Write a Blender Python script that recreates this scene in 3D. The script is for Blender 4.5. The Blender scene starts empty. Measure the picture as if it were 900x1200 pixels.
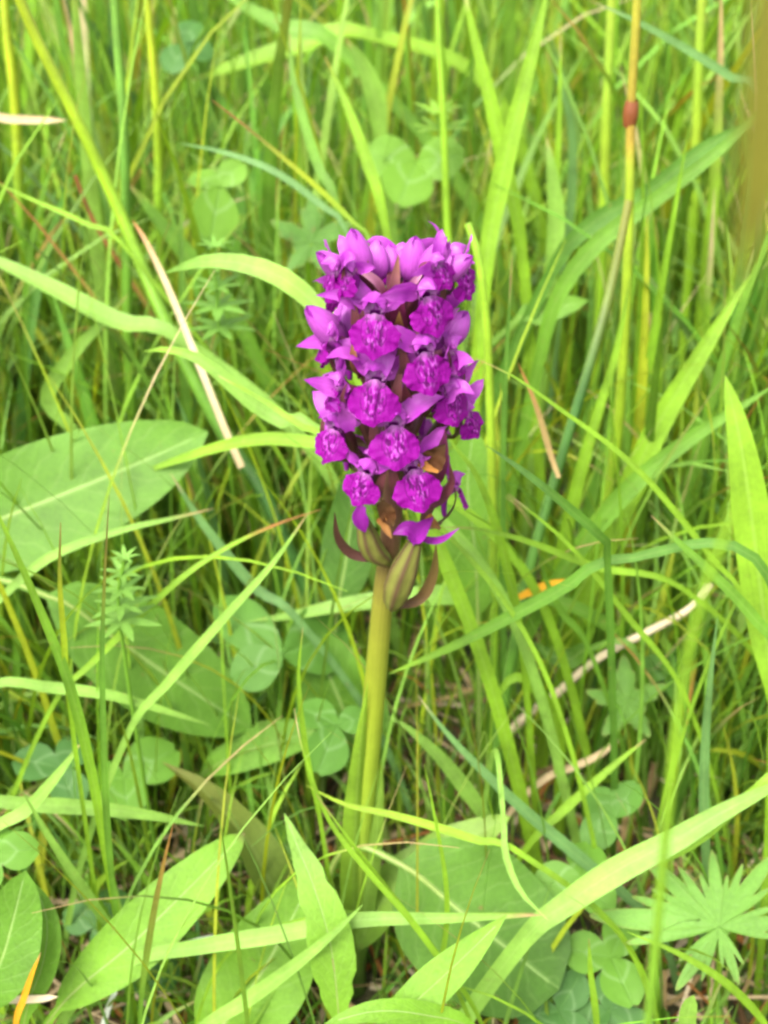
import bpy, math, random
import numpy as np
from mathutils import Vector, Matrix

random.seed(7)
RNG = np.random.default_rng(11)
scene = bpy.context.scene
COL = scene.collection
MM = 0.001

# ------------------------------------------------------------------ camera
PITCH = math.radians(35.0)
CAM = np.array([0.0, -233.0, 343.0])          # millimetres; the orchid is rooted at the origin
FPX = 1448.0                                  # focal length in pixels of the 900 x 1200 photograph
FWD = np.array([0, math.cos(PITCH), -math.sin(PITCH)])
UPV = np.array([0, math.sin(PITCH), math.cos(PITCH)])
RGT = np.array([1.0, 0, 0])
cd = bpy.data.cameras.new("camera")
cam = bpy.data.objects.new("camera", cd)
COL.objects.link(cam)
cam.location = CAM * MM
cam.rotation_euler = (math.pi / 2 - PITCH, 0, 0)
cd.sensor_fit = 'VERTICAL'
cd.sensor_height = 24.0
cd.lens = 24.0 * FPX / 1200.0
cd.clip_start = 0.004
cd.clip_end = 400.0
cd.dof.use_dof = True
cd.dof.focus_distance = 0.252
cd.dof.aperture_fstop = 12.5
scene.camera = cam

# ------------------------------------------------------------------ light
SUN_EL, SUN_AZ = math.radians(56), math.radians(215)   # azimuth measured clockwise from +Y
world = bpy.data.worlds.new("World")
scene.world = world
world.use_nodes = True
wn = world.node_tree.nodes
wl = world.node_tree.links
wn.clear()
sky = wn.new("ShaderNodeTexSky")
sky.sky_type = 'NISHITA'
sky.sun_disc = False
sky.sun_elevation = SUN_EL
sky.sun_rotation = SUN_AZ
sky.dust_density = 4.0
sky.air_density = 1.0
sky.ozone_density = 1.0
hs = wn.new("ShaderNodeHueSaturation")
hs.inputs['Saturation'].default_value = 0.18
bg = wn.new("ShaderNodeBackground")
bg.inputs['Strength'].default_value = 0.15
wo = wn.new("ShaderNodeOutputWorld")
wl.new(sky.outputs[0], hs.inputs['Color'])
wl.new(hs.outputs[0], bg.inputs[0])
wl.new(bg.outputs[0], wo.inputs[0])
sd = bpy.data.lights.new("sun", 'SUN')
sd.energy = 1.5
sd.angle = math.radians(24)
sd.color = (1.0, 0.95, 0.84)
sun = bpy.data.objects.new("sun", sd)
COL.objects.link(sun)
sdir = Vector((math.sin(SUN_AZ) * math.cos(SUN_EL), math.cos(SUN_AZ) * math.cos(SUN_EL), math.sin(SUN_EL)))
sun.rotation_euler = sdir.to_track_quat('Z', 'Y').to_euler()
sun.location = sdir * 5

vs = scene.view_settings
vs.view_transform = 'Standard'
vs.look = 'None'
vs.exposure = 2.2
vs.gamma = 1.0
vs.use_curve_mapping = False
scene.cycles.filter_width = 2.6
scene.cycles.max_bounces = 10
scene.cycles.diffuse_bounces = 5
scene.cycles.transmission_bounces = 6
scene.cycles.use_denoising = True

# ------------------------------------------------------------------ projection helpers (millimetres <-> photograph pixels)
def ray(px, py):
    return FWD + RGT * ((px - 450) / FPX) - UPV * ((py - 600) / FPX)

def PY(px, py, Y, zmin=4.0):
    """point seen at a photograph pixel, standing in the upright plane y = Y (never below the ground)"""
    r = ray(px, py)
    k = (Y - CAM[1]) / r[1]
    p = CAM + r * k
    if p[2] < zmin and r[2] < -1e-6:
        p = CAM + r * ((zmin - CAM[2]) / r[2])
    return p

def PD(px, py, d):
    return CAM + ray(px, py) * d

def proj(p):
    d = np.asarray(p) - CAM
    z = d @ FWD
    zz = np.maximum(z, 1.0)
    return 450 + FPX * (d @ RGT) / zz, 600 - FPX * (d @ UPV) / zz, z

def unit(v):
    v = np.asarray(v, float)
    return v / np.maximum(np.linalg.norm(v, axis=-1, keepdims=True), 1e-9)

# ------------------------------------------------------------------ geometry helpers
def spline(pts, n):
    """centripetal-ish Catmull-Rom through the points, n samples evenly spread over the length"""
    P = np.asarray(pts, float)
    if len(P) == 2:
        P = np.array([P[0], (P[0] + P[1]) / 2, P[1]])
    E = np.vstack([2 * P[0] - P[1], P, 2 * P[-1] - P[-2]])
    out = []
    m = 10
    for i in range(1, len(E) - 2):
        p0, p1, p2, p3 = E[i - 1], E[i], E[i + 1], E[i + 2]
        t = np.linspace(0, 1, m, endpoint=False)[:, None]
        out.append(0.5 * (2 * p1 + (p2 - p0) * t + (2 * p0 - 5 * p1 + 4 * p2 - p3) * t ** 2 + (3 * p1 - p0 - 3 * p2 + p3) * t ** 3))
    C = np.vstack(out + [P[-1:]])
    s = np.concatenate([[0], np.cumsum(np.linalg.norm(np.diff(C, axis=0), axis=1))])
    q = np.linspace(0, s[-1], n)
    return np.stack([np.interp(q, s, C[:, k]) for k in range(3)], 1)

_GRID = {}
def grid_faces(n, m):
    key = (n, m)
    if key not in _GRID:
        i, j = np.meshgrid(np.arange(n - 1), np.arange(m - 1), indexing='ij')
        a = (i * m + j).ravel()
        _GRID[key] = np.stack([a, a + 1, a + m + 1, a + m], 1)
    return _GRID[key]

def frame(P, N):
    T = unit(np.gradient(P, axis=0))
    S = unit(np.cross(T, N))
    return T, S, np.cross(S, T)

def ribbon(P, W, N, nx=2, fold=0.25, power=1.2, ripple=0.0, edge=None):
    """a leaf surface along the line P: width W, facing N, folded towards N along the midline"""
    n = len(P)
    T, S, M = frame(P, N)
    u = np.linspace(-1, 1, nx + 1)
    hw = (np.asarray(W) / 2)[:, None] * np.ones((n, nx + 1))
    if edge is not None:
        hw = hw * (1 + edge * (np.abs(u)[None, :] ** 3))
    off = fold * np.abs(u)[None, :] ** power * hw
    if ripple:
        v = np.linspace(0, 1, n)[:, None]
        off = off + ripple * hw * np.sin(v * 23 + 2 * np.sign(u)[None, :]) * np.abs(u)[None, :] ** 2
    V = P[:, None, :] + S[:, None, :] * (u[None, :, None] * hw[:, :, None]) + M[:, None, :] * off[:, :, None]
    uv = np.stack([np.broadcast_to((u + 1) / 2, (n, nx + 1)), np.broadcast_to(np.linspace(0, 1, n)[:, None], (n, nx + 1))], 2)
    return V.reshape(-1, 3), grid_faces(n, nx + 1), uv.reshape(-1, 2)

def tube(P, R, ns=8, squash=1.0, rib=0.0, nrib=6):
    n = len(P)
    T = unit(np.gradient(P, axis=0))
    ref = np.array([0.31, -0.9, 0.13]) if abs(T[0] @ unit([0.31, -0.9, 0.13])) < 0.9 else np.array([1.0, 0, 0])
    S = unit(np.cross(T, ref))
    M = np.cross(S, T)
    a = np.linspace(0, 2 * math.pi, ns + 1)
    rr = np.asarray(R)[:, None] * (1 + rib * np.cos(a * nrib))[None, :]
    V = P[:, None, :] + (S[:, None, :] * np.cos(a)[None, :, None] + M[:, None, :] * np.sin(a)[None, :, None] * squash) * rr[:, :, None]
    uv = np.stack([np.broadcast_to(a / (2 * math.pi), (n, ns + 1)), np.broadcast_to(np.linspace(0, 1, n)[:, None], (n, ns + 1))], 2)
    return V.reshape(-1, 3), grid_faces(n, ns + 1), uv.reshape(-1, 2)

def mesh_data(name, V, F, UV, C, mat, smooth=True):
    V = np.asarray(V, np.float32) * MM
    F = np.asarray(F, np.int32)
    me = bpy.data.meshes.new(name)
    me.vertices.add(len(V))
    me.vertices.foreach_set("co", V.ravel())
    k = F.shape[1]
    me.loops.add(F.size)
    me.loops.foreach_set("vertex_index", F.ravel())
    me.polygons.add(len(F))
    me.polygons.foreach_set("loop_start", np.arange(0, F.size, k, dtype=np.int32))
    me.polygons.foreach_set("loop_total", np.full(len(F), k, np.int32))
    me.polygons.foreach_set("use_smooth", np.full(len(F), smooth, bool))
    uvl = me.uv_layers.new(name="UVMap")
    uvl.data.foreach_set("uv", np.asarray(UV, np.float32)[F.ravel()].ravel())
    if C is not None:
        at = me.color_attributes.new("tint", 'FLOAT_COLOR', 'POINT')
        C = np.asarray(C, np.float32)
        at.data.foreach_set("color", np.concatenate([C, np.ones((len(C), 1), np.float32)], 1).ravel())
    me.materials.append(mat)
    me.update(calc_edges=True)
    me.validate()
    return me

def put(name, me, parent=None, loc=None, mat4=None):
    o = bpy.data.objects.new(name, me)
    COL.objects.link(o)
    if parent is not None:
        o.parent = parent
    if mat4 is not None:
        o.matrix_local = mat4
    elif loc is not None:
        o.location = np.asarray(loc) * MM
    return o

def tag(o, label=None, cat=None, group=None, kind=None):
    if label: o["label"] = label
    if cat: o["category"] = cat
    if group: o["group"] = group
    if kind: o["kind"] = kind
    return o

def empty(name, loc):
    o = bpy.data.objects.new(name, None)
    o.empty_display_size = 0.01
    COL.objects.link(o)
    o.location = np.asarray(loc) * MM
    return o

# ------------------------------------------------------------------ materials
def new_mat(name):
    m = bpy.data.materials.new(name)
    m.use_nodes = True
    nt = m.node_tree
    nt.nodes.clear()
    return m, nt

class NB:
    def __init__(s, nt): s.nt = nt
    def n(s, t, **kw):
        x = s.nt.nodes.new(t)
        for k, v in kw.items():
            if hasattr(x, k): setattr(x, k, v)
        return x
    def l(s, a, b): s.nt.links.new(a, b)
    def math(s, op, a, b=None, clamp=False):
        x = s.n("ShaderNodeMath", operation=op); x.use_clamp = clamp
        for i, v in enumerate((a, b)):
            if v is None: continue
            if isinstance(v, (int, float)): x.inputs[i].default_value = v
            else: s.l(v, x.inputs[i])
        return x.outputs[0]
    def mix(s, f, a, b, blend='MIX'):
        x = s.n("ShaderNodeMix", data_type='RGBA', blend_type=blend)
        for k, v in ((0, f), (6, a), (7, b)):
            if isinstance(v, (int, float)): x.inputs[k].default_value = v
            elif isinstance(v, tuple): x.inputs[k].default_value = (*v, 1)
            else: s.l(v, x.inputs[k])
        return x.outputs[2]
    def ramp(s, f, stops):
        x = s.n("ShaderNodeValToRGB")
        el = x.color_ramp.elements
        while len(el) < len(stops): el.new(0.5)
        for e, (p, c) in zip(el, stops):
            e.position = p
            e.color = (*c, 1) if isinstance(c, tuple) else (c, c, c, 1)
        s.l(f, x.inputs[0])
        return x.outputs[0]
    def noise(s, vec, scale, detail=3, rough=0.55):
        x = s.n("ShaderNodeTexNoise")
        x.inputs['Scale'].default_value = scale
        x.inputs['Detail'].default_value = detail
        x.inputs['Roughness'].default_value = rough
        s.l(vec, x.inputs['Vector'])
        return x.outputs['Fac']

def leaf_shader(b, col, bumpval, trans, rough, spec, bump_d, trans_tint=(1.25, 1.15, 0.45), mat_out=None, sheen=0.0):
    pr = b.n("ShaderNodeBsdfPrincipled")
    b.l(col, pr.inputs['Base Color'])
    pr.inputs['Roughness'].default_value = rough
    pr.inputs['Specular IOR Level'].default_value = spec
    if sheen:
        pr.inputs['Sheen Weight'].default_value = sheen
    bp = b.n("ShaderNodeBump")
    bp.inputs['Strength'].default_value = 0.5
    bp.inputs['Distance'].default_value = bump_d
    b.l(bumpval, bp.inputs['Height'])
    b.l(bp.outputs[0], pr.inputs['Normal'])
    tr = b.n("ShaderNodeBsdfTranslucent")
    tc = b.mix(1.0, col, trans_tint, 'MULTIPLY')
    b.l(tc, tr.inputs['Color'])
    mx = b.n("ShaderNodeMixShader")
    mx.inputs[0].default_value = trans
    b.l(pr.outputs[0], mx.inputs[1])
    b.l(tr.outputs[0], mx.inputs[2])
    o = b.n("ShaderNodeOutputMaterial")
    b.l(mx.outputs[0], o.inputs[0])

def grass_material(name, trans=0.38, rough=0.5, spec=0.3, stripes=9.0):
    m, nt = new_mat(name); b = NB(nt)
    at = b.n("ShaderNodeAttribute", attribute_name="tint")
    uv = b.n("ShaderNodeUVMap")
    geo = b.n("ShaderNodeTexCoord")
    mp = b.n("ShaderNodeMapping"); mp.inputs['Scale'].default_value = (stripes, 1.2, 1)
    b.l(uv.outputs[0], mp.inputs[0])
    st = b.noise(mp.outputs[0], 3.0, 2)
    big = b.noise(geo.outputs['Object'], 70, 3)
    fine = b.noise(geo.outputs['Object'], 700, 3, 0.65)
    v = b.math('ADD', b.math('MULTIPLY', st, 0.5), b.math('ADD', b.math('MULTIPLY', big, 1.1), b.math('MULTIPLY', fine, 0.5)))
    v = b.math('ADD', v, -0.03)
    cc = b.n("ShaderNodeCombineColor")
    for i in range(3): b.l(v, cc.inputs[i])
    col = b.mix(1.0, at.outputs['Color'], cc.outputs[0], 'MULTIPLY')
    # a pale midline along the blade
    sx = b.n("ShaderNodeSeparateXYZ"); b.l(uv.outputs[0], sx.inputs[0])
    mid = b.math('ABSOLUTE', b.math('SUBTRACT', sx.outputs[0], 0.5))
    midf = b.math('MULTIPLY', b.math('SUBTRACT', 1.0, b.math('MULTIPLY', mid, 14.0), True), 0.16, True)
    col = b.mix(midf, col, (0.32, 0.42, 0.14))
    # specks of wear
    sp = b.ramp(b.noise(geo.outputs['Object'], 420, 2), [(0.0, 0.0), (0.70, 0.0), (0.78, 0.45)])
    col = b.mix(sp, col, (0.25, 0.19, 0.06))
    leaf_shader(b, col, st, trans, rough, spec, 0.0003)
    return m

def broad_material(name, trans=0.34, rough=0.55, spec=0.25, nveins=9.0, pale=(0.26, 0.38, 0.12), chevron=False, angle=0.45):
    m, nt = new_mat(name); b = NB(nt)
    at = b.n("ShaderNodeAttribute", attribute_name="tint")
    uv = b.n("ShaderNodeUVMap")
    geo = b.n("ShaderNodeTexCoord")
    sx = b.n("ShaderNodeSeparateXYZ"); b.l(uv.outputs[0], sx.inputs[0])
    au = b.math('ABSOLUTE', b.math('SUBTRACT', sx.outputs[0], 0.5))       # 0 at the midrib, .5 at the edge
    wob = b.math('MULTIPLY', b.noise(geo.outputs['Object'], 120, 2), 0.10)
    ph = b.math('ADD', b.math('SUBTRACT', sx.outputs[1], b.math('MULTIPLY', au, angle)), wob)
    saw = b.math('ABSOLUTE', b.math('SUBTRACT', b.math('FRACT', b.math('MULTIPLY', ph, nveins)), 0.5))
    vein = b.math('SUBTRACT', 1.0, b.math('MULTIPLY', saw, 9.0), True)     # thin lines
    mid = b.math('SUBTRACT', 1.0, b.math('MULTIPLY', au, 26.0), True)
    veins = b.math('ADD', b.math('MULTIPLY', vein, 0.11), b.math('MULTIPLY', mid, 0.35), True)
    big = b.noise(geo.outputs['Object'], 55, 4)
    fine = b.noise(geo.outputs['Object'], 900, 3, 0.7)
    v = b.math('ADD', b.math('MULTIPLY', big, 1.1), b.math('ADD', b.math('MULTIPLY', fine, 0.6), 0.15))
    cc = b.n("ShaderNodeCombineColor")
    for i in range(3): b.l(v, cc.inputs[i])
    col = b.mix(1.0, at.outputs['Color'], cc.outputs[0], 'MULTIPLY')
    col = b.mix(veins, col, pale)
    if chevron:
        band = b.math('ABSOLUTE', b.math('SUBTRACT', b.math('ADD', sx.outputs[1], b.math('MULTIPLY', au, 0.7)), 0.52))
        bf = b.math('SUBTRACT', 1.0, b.math('MULTIPLY', band, 16.0), True)
        bf = b.math('MULTIPLY', bf, b.math('MULTIPLY', big, 0.45), True)
        col = b.mix(bf, col, (0.30, 0.42, 0.22))
    sp = b.ramp(b.noise(geo.outputs['Object'], 260, 2), [(0.0, 0.0), (0.72, 0.0), (0.76, 0.55)])
    col = b.mix(sp, col, (0.16, 0.10, 0.03))
    h = b.math('SUBTRACT', b.math('MULTIPLY', fine, 0.5), veins)
    leaf_shader(b, col, h, trans, rough, spec, 0.0012)
    return m

def simple_material(name, rough=0.6, spec=0.3, trans=0.15, scale=300, amp=0.5, tint=(1.1, 1.0, 0.7)):
    m, nt = new_mat(name); b = NB(nt)
    at = b.n("ShaderNodeAttribute", attribute_name="tint")
    geo = b.n("ShaderNodeTexCoord")
    uv = b.n("ShaderNodeUVMap")
    mp = b.n("ShaderNodeMapping"); mp.inputs['Scale'].default_value = (10, 1.5, 1)
    b.l(uv.outputs[0], mp.inputs[0])
    st = b.noise(mp.outputs[0], 3.0, 2)
    f = b.noise(geo.outputs['Object'], scale, 4, 0.65)
    v = b.math('ADD', b.math('MULTIPLY', f, amp), b.math('ADD', b.math('MULTIPLY', st, amp), 1.0 - amp))
    cc = b.n("ShaderNodeCombineColor")
    for i in range(3): b.l(v, cc.inputs[i])
    col = b.mix(1.0, at.outputs['Color'], cc.outputs[0], 'MULTIPLY')
    leaf_shader(b, col, st, trans, rough, spec, 0.0003, tint)
    return m

def lip_material():
    m, nt = new_mat("orchid_lip"); b = NB(nt)
    uv = b.n("ShaderNodeUVMap")                       # u, v in 0..1 over the lip, v = 1 at the throat
    geo = b.n("ShaderNodeTexCoord")
    oi = b.n("ShaderNodeObjectInfo")
    sx = b.n("ShaderNodeSeparateXYZ"); b.l(uv.outputs[0], sx.inputs[0])
    au = b.math('ABSOLUTE', b.math('SUBTRACT', sx.outputs[0], 0.5))
    dv = b.math('SUBTRACT', sx.outputs[1], 0.60)
    # dark loops drawn round the centre, broken into dashes
    cv = b.n("ShaderNodeCombineXYZ")
    b.l(b.math('MULTIPLY', sx.outputs[0], 1.0), cv.inputs[0]); b.l(b.math('MULTIPLY', sx.outputs[1], 0.55), cv.inputs[1])
    b.l(b.math('MULTIPLY', oi.outputs['Random'], 20.0), cv.inputs[2])
    n1 = b.noise(cv.outputs[0], 13.0, 2)
    rad = b.math('SQRT', b.math('ADD', b.math('MULTIPLY', b.math('MULTIPLY', au, au), 4.6), b.math('MULTIPLY', dv, dv)))
    inside = b.math('SUBTRACT', 1.0, b.math('MULTIPLY', b.math('SUBTRACT', b.math('ADD', rad, b.math('MULTIPLY', n1, 0.2)), 0.46), 8.0), True)
    # streaks running down the lip, broken up
    stv = b.n("ShaderNodeCombineXYZ")
    b.l(b.math('MULTIPLY', sx.outputs[0], 15.0), stv.inputs[0]); b.l(b.math('MULTIPLY', sx.outputs[1], 5.5), stv.inputs[1])
    b.l(b.math('MULTIPLY', oi.outputs['Random'], 30.0), stv.inputs[2])
    stn = b.noise(stv.outputs[0], 1.0, 2, 0.4)
    stv2 = b.n("ShaderNodeCombineXYZ")
    b.l(b.math('MULTIPLY', sx.outputs[0], 17.0), stv2.inputs[0]); b.l(b.math('MULTIPLY', sx.outputs[1], 6.5), stv2.inputs[1])
    b.l(b.math('ADD', b.math('MULTIPLY', oi.outputs['Random'], 30.0), 7.3), stv2.inputs[2])
    stn2 = b.noise(stv2.outputs[0], 1.0, 2, 0.4)
    ring = b.math('ABSOLUTE', b.math('SUBTRACT', b.math('ADD', rad, b.math('MULTIPLY', b.math('SUBTRACT', n1, 0.5), 0.25)), 0.36))
    ringf = b.math('MULTIPLY', b.math('SUBTRACT', 1.0, b.math('MULTIPLY', ring, 26.0), True), b.ramp(stn2, [(0.0, 0.0), (0.40, 0.0), (0.55, 1.0)]), True)
    dark = b.math('MULTIPLY', b.ramp(stn, [(0.0, 0.0), (0.50, 0.0), (0.60, 1.0)]), inside, True)
    au2 = b.math('MULTIPLY', b.math('SUBTRACT', au, 0.14), 2.6)
    rad2 = b.math('ADD', b.math('SQRT', b.math('ADD', b.math('MULTIPLY', au2, au2), b.math('MULTIPLY', dv, dv))), b.math('MULTIPLY', b.math('SUBTRACT', n1, 0.5), 0.22))
    loop = b.math('SUBTRACT', 1.0, b.math('MULTIPLY', b.math('ABSOLUTE', b.math('SUBTRACT', rad2, 0.27)), 24.0), True)
    dark = b.math('ADD', dark, b.math('ADD', b.math('MULTIPLY', ringf, 0.8), b.math('MULTIPLY', loop, 0.75)), True)
    lightn = b.math('MULTIPLY', b.ramp(stn2, [(0.0, 0.0), (0.50, 0.0), (0.63, 1.0)]), inside, True)
    big = b.noise(geo.outputs['Object'], 350, 3)
    base = b.mix(big, (0.132, 0.0005, 0.130), (0.200, 0.0018, 0.195))
    col = b.mix(b.math('MULTIPLY', inside, 0.35), base, (0.28, 0.009, 0.285))
    col = b.mix(b.math('MULTIPLY', lightn, 0.55), col, (0.50, 0.12, 0.53))
    col = b.mix(b.math('MULTIPLY', dark, 0.90), col, (0.055, 0.0, 0.055))
    thr = b.math('MULTIPLY', b.math('MULTIPLY', b.math('SUBTRACT', sx.outputs[1], 0.80), 5.0, True), b.math('SUBTRACT', 1.0, b.math('MULTIPLY', au, 4.0), True))
    col = b.mix(b.math('MULTIPLY', thr, 0.6), col, (0.44, 0.22, 0.42))
    fine = b.noise(geo.outputs['Object'], 2500, 2)
    leaf_shader(b, col, b.math('ADD', b.math('MULTIPLY', fine, 0.5), b.math('MULTIPLY', stn, 1.2)), 0.28, 0.6, 0.12, 0.0006, (1.1, 0.8, 1.0), sheen=0.0)
    return m

def petal_material():
    m, nt = new_mat("orchid_petal"); b = NB(nt)
    at = b.n("ShaderNodeAttribute", attribute_name="tint")
    uv = b.n("ShaderNodeUVMap")
    geo = b.n("ShaderNodeTexCoord")
    mp = b.n("ShaderNodeMapping"); mp.inputs['Scale'].default_value = (7, 0.8, 1)
    b.l(uv.outputs[0], mp.inputs[0])
    st = b.noise(mp.outputs[0], 2.4, 2)
    big = b.noise(geo.outputs['Object'], 320, 3)
    v = b.math('ADD', b.math('MULTIPLY', st, 0.55), b.math('ADD', b.math('MULTIPLY', big, 0.6), 0.42))
    cc = b.n("ShaderNodeCombineColor")
    for i in range(3): b.l(v, cc.inputs[i])
    col = b.mix(1.0, at.outputs['Color'], cc.outputs[0], 'MULTIPLY')
    leaf_shader(b, col, st, 0.36, 0.42, 0.4, 0.0003, (1.1, 0.8, 1.1))
    return m

def ground_material():
    m, nt = new_mat("soil"); b = NB(nt)
    geo = b.n("ShaderNodeTexCoord")
    a = b.noise(geo.outputs['Object'], 60, 6, 0.65)
    c = b.noise(geo.outputs['Object'], 9, 4)
    col = b.ramp(a, [(0.25, (0.018, 0.013, 0.007)), (0.5, (0.06, 0.042, 0.02)), (0.75, (0.14, 0.10, 0.05))])
    col = b.mix(b.math('MULTIPLY', c, 0.8), col, (0.035, 0.06, 0.015))
    pr = b.n("ShaderNodeBsdfPrincipled")
    b.l(col, pr.inputs['Base Color']); pr.inputs['Roughness'].default_value = 0.95
    bp = b.n("ShaderNodeBump"); bp.inputs['Distance'].default_value = 0.006
    b.l(a, bp.inputs['Height']); b.l(bp.outputs[0], pr.inputs['Normal'])
    o = b.n("ShaderNodeOutputMaterial"); b.l(pr.outputs[0], o.inputs[0])
    return m

M_GRASS = grass_material("grass_leaf")
M_CULM = grass_material("grass_stem", trans=0.12, rough=0.4, stripes=6)
M_BROAD = broad_material("broad_leaf")
M_CLOVER = broad_material("clover_leaflet", nveins=14, pale=(0.14, 0.27, 0.07), chevron=True, trans=0.34, rough=0.55)
M_FORB = broad_material("cut_leaf", nveins=5, pale=(0.16, 0.26, 0.06), trans=0.36)
M_DRY = simple_material("dry_straw", rough=0.75, spec=0.15, trans=0.2)
M_LIP = lip_material()
M_PETAL = petal_material()
M_FLESH = simple_material("orchid_flesh", rough=0.42, spec=0.4, trans=0.12, scale=200, amp=0.35)
M_SOIL = ground_material()

TINT = dict(
    lime=(0.155, 0.285, 0.015), grass=(0.098, 0.212, 0.017), mid=(0.070, 0.165, 0.018), dark=(0.030, 0.085, 0.015),
    yel=(0.225, 0.285, 0.012), blue=(0.095, 0.195, 0.055), pale=(0.165, 0.300, 0.045), straw=(0.42, 0.32, 0.18),
    cream=(0.52, 0.43, 0.28), olive=(0.125, 0.130, 0.018), red=(0.15, 0.045, 0.014), rust=(0.24, 0.10, 0.025),
    orange=(0.46, 0.23, 0.012), brown=(0.09, 0.050, 0.020), tan=(0.30, 0.21, 0.09), docks=(0.080, 0.180, 0.016),
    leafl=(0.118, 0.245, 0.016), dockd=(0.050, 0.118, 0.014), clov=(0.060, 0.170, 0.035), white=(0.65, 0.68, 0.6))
def tint(c):
    return np.array(TINT[c] if isinstance(c, str) else c)
def colour_rows(cols, t, jit=0.0):
    """cols: name, or list of (position, name) along the leaf"""
    if isinstance(cols, str) or isinstance(cols, tuple) and not isinstance(cols[0], tuple):
        c = np.broadcast_to(tint(cols), (len(t), 3)).copy()
    else:
        xs = [x for x, _ in cols]
        cs = np.array([tint(k) for _, k in cols])
        c = np.stack([np.interp(t, xs, cs[:, k]) for k in range(3)], 1)
    return c

# ------------------------------------------------------------------ where traced things stand (so that filler grass keeps clear of them)
CELL = 9
GW, GH = 900 // CELL + 1, 1200 // CELL + 2
GUARD = np.full((GH, GW), -1.0)
def guard(V, every=1):
    x, y, z = proj(np.asarray(V)[::every])
    ok = (x >= 0) & (x < 900) & (y >= 0) & (y < 1200) & (z > 5)
    ix, iy, zz = (x[ok] // CELL).astype(int), (y[ok] // CELL).astype(int), z[ok]
    np.maximum.at(GUARD, (iy, ix), zz)

# ------------------------------------------------------------------ ground
def build_ground():
    n = 120
    e = np.sign(np.linspace(-1, 1, n)) * np.abs(np.linspace(-1, 1, n)) ** 4
    X, Y = np.meshgrid(e * 60000, e * 60000 + 300, indexing='ij')
    Z = 3 * np.sin(X / 37.0) * np.cos(Y / 29.0) - 3.5
    Z = np.where(np.hypot(X, Y) > 1500, -6, Z)
    V = np.stack([X, Y, Z], 2).reshape(-1, 3)
    UV = np.stack([X, Y], 2).reshape(-1, 2) / 1000
    o = put("ground", mesh_data("ground", V, grid_faces(n, n), UV, None, M_SOIL))
    tag(o, kind="structure", label="dark brown soil under the meadow grass")
build_ground()

# ------------------------------------------------------------------ traced grass blades, culms and leaves
def prof_blade(t):  return (0.62 + 0.38 * np.clip(t / 0.35, 0, 1)) * np.clip(1 - t ** 2.6, 0, 1) ** 0.85
def prof_leaf(t):   return np.clip(np.sin(math.pi * np.clip(t, 0, 1) ** 0.9), 0.0, 1) ** 0.62
def prof_lance(t):  return np.clip(np.sin(math.pi * np.clip(t, 0, 1) ** 0.75), 0.0, 1) ** 0.9
def prof_oval(t):   return np.clip(1 - (2 * np.clip(t, 0, 1) - 1) ** 2, 0, 1) ** 0.5
PROF = dict(blade=prof_blade, leaf=prof_leaf, lance=prof_lance, oval=prof_oval, culm=lambda t: 1 - 0.25 * t, hang=lambda t: np.clip(1 - t ** 45, 0, 1) ** 0.6, strap=lambda t: np.clip(1 - t ** 7, 0, 1) ** 0.6)

def root_extension(P):
    p, d = P[0], unit(P[0] - P[1])
    z = p[2]
    if z < 7:
        q = p.copy(); q[2] = -2
        return [q]
    dh = np.array([d[0], d[1], 0.0])
    mid = p + d * 0.32 * z + np.array([0, 0, -0.24 * z])
    q = p + dh * 0.55 * z + np.array([0, 0, -z - 2])
    return [q, mid]

def trace3d(pts, Y):
    if isinstance(Y, (int, float)): Y = (Y, Y)
    ys = np.interp(np.linspace(0, 1, len(pts)), np.linspace(0, 1, len(Y)), Y)
    return np.array([PY(x, y, yy) for (x, y), yy in zip(pts, ys)])

def px_mm(P):
    return ((P - CAM) @ FWD) / FPX

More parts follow.
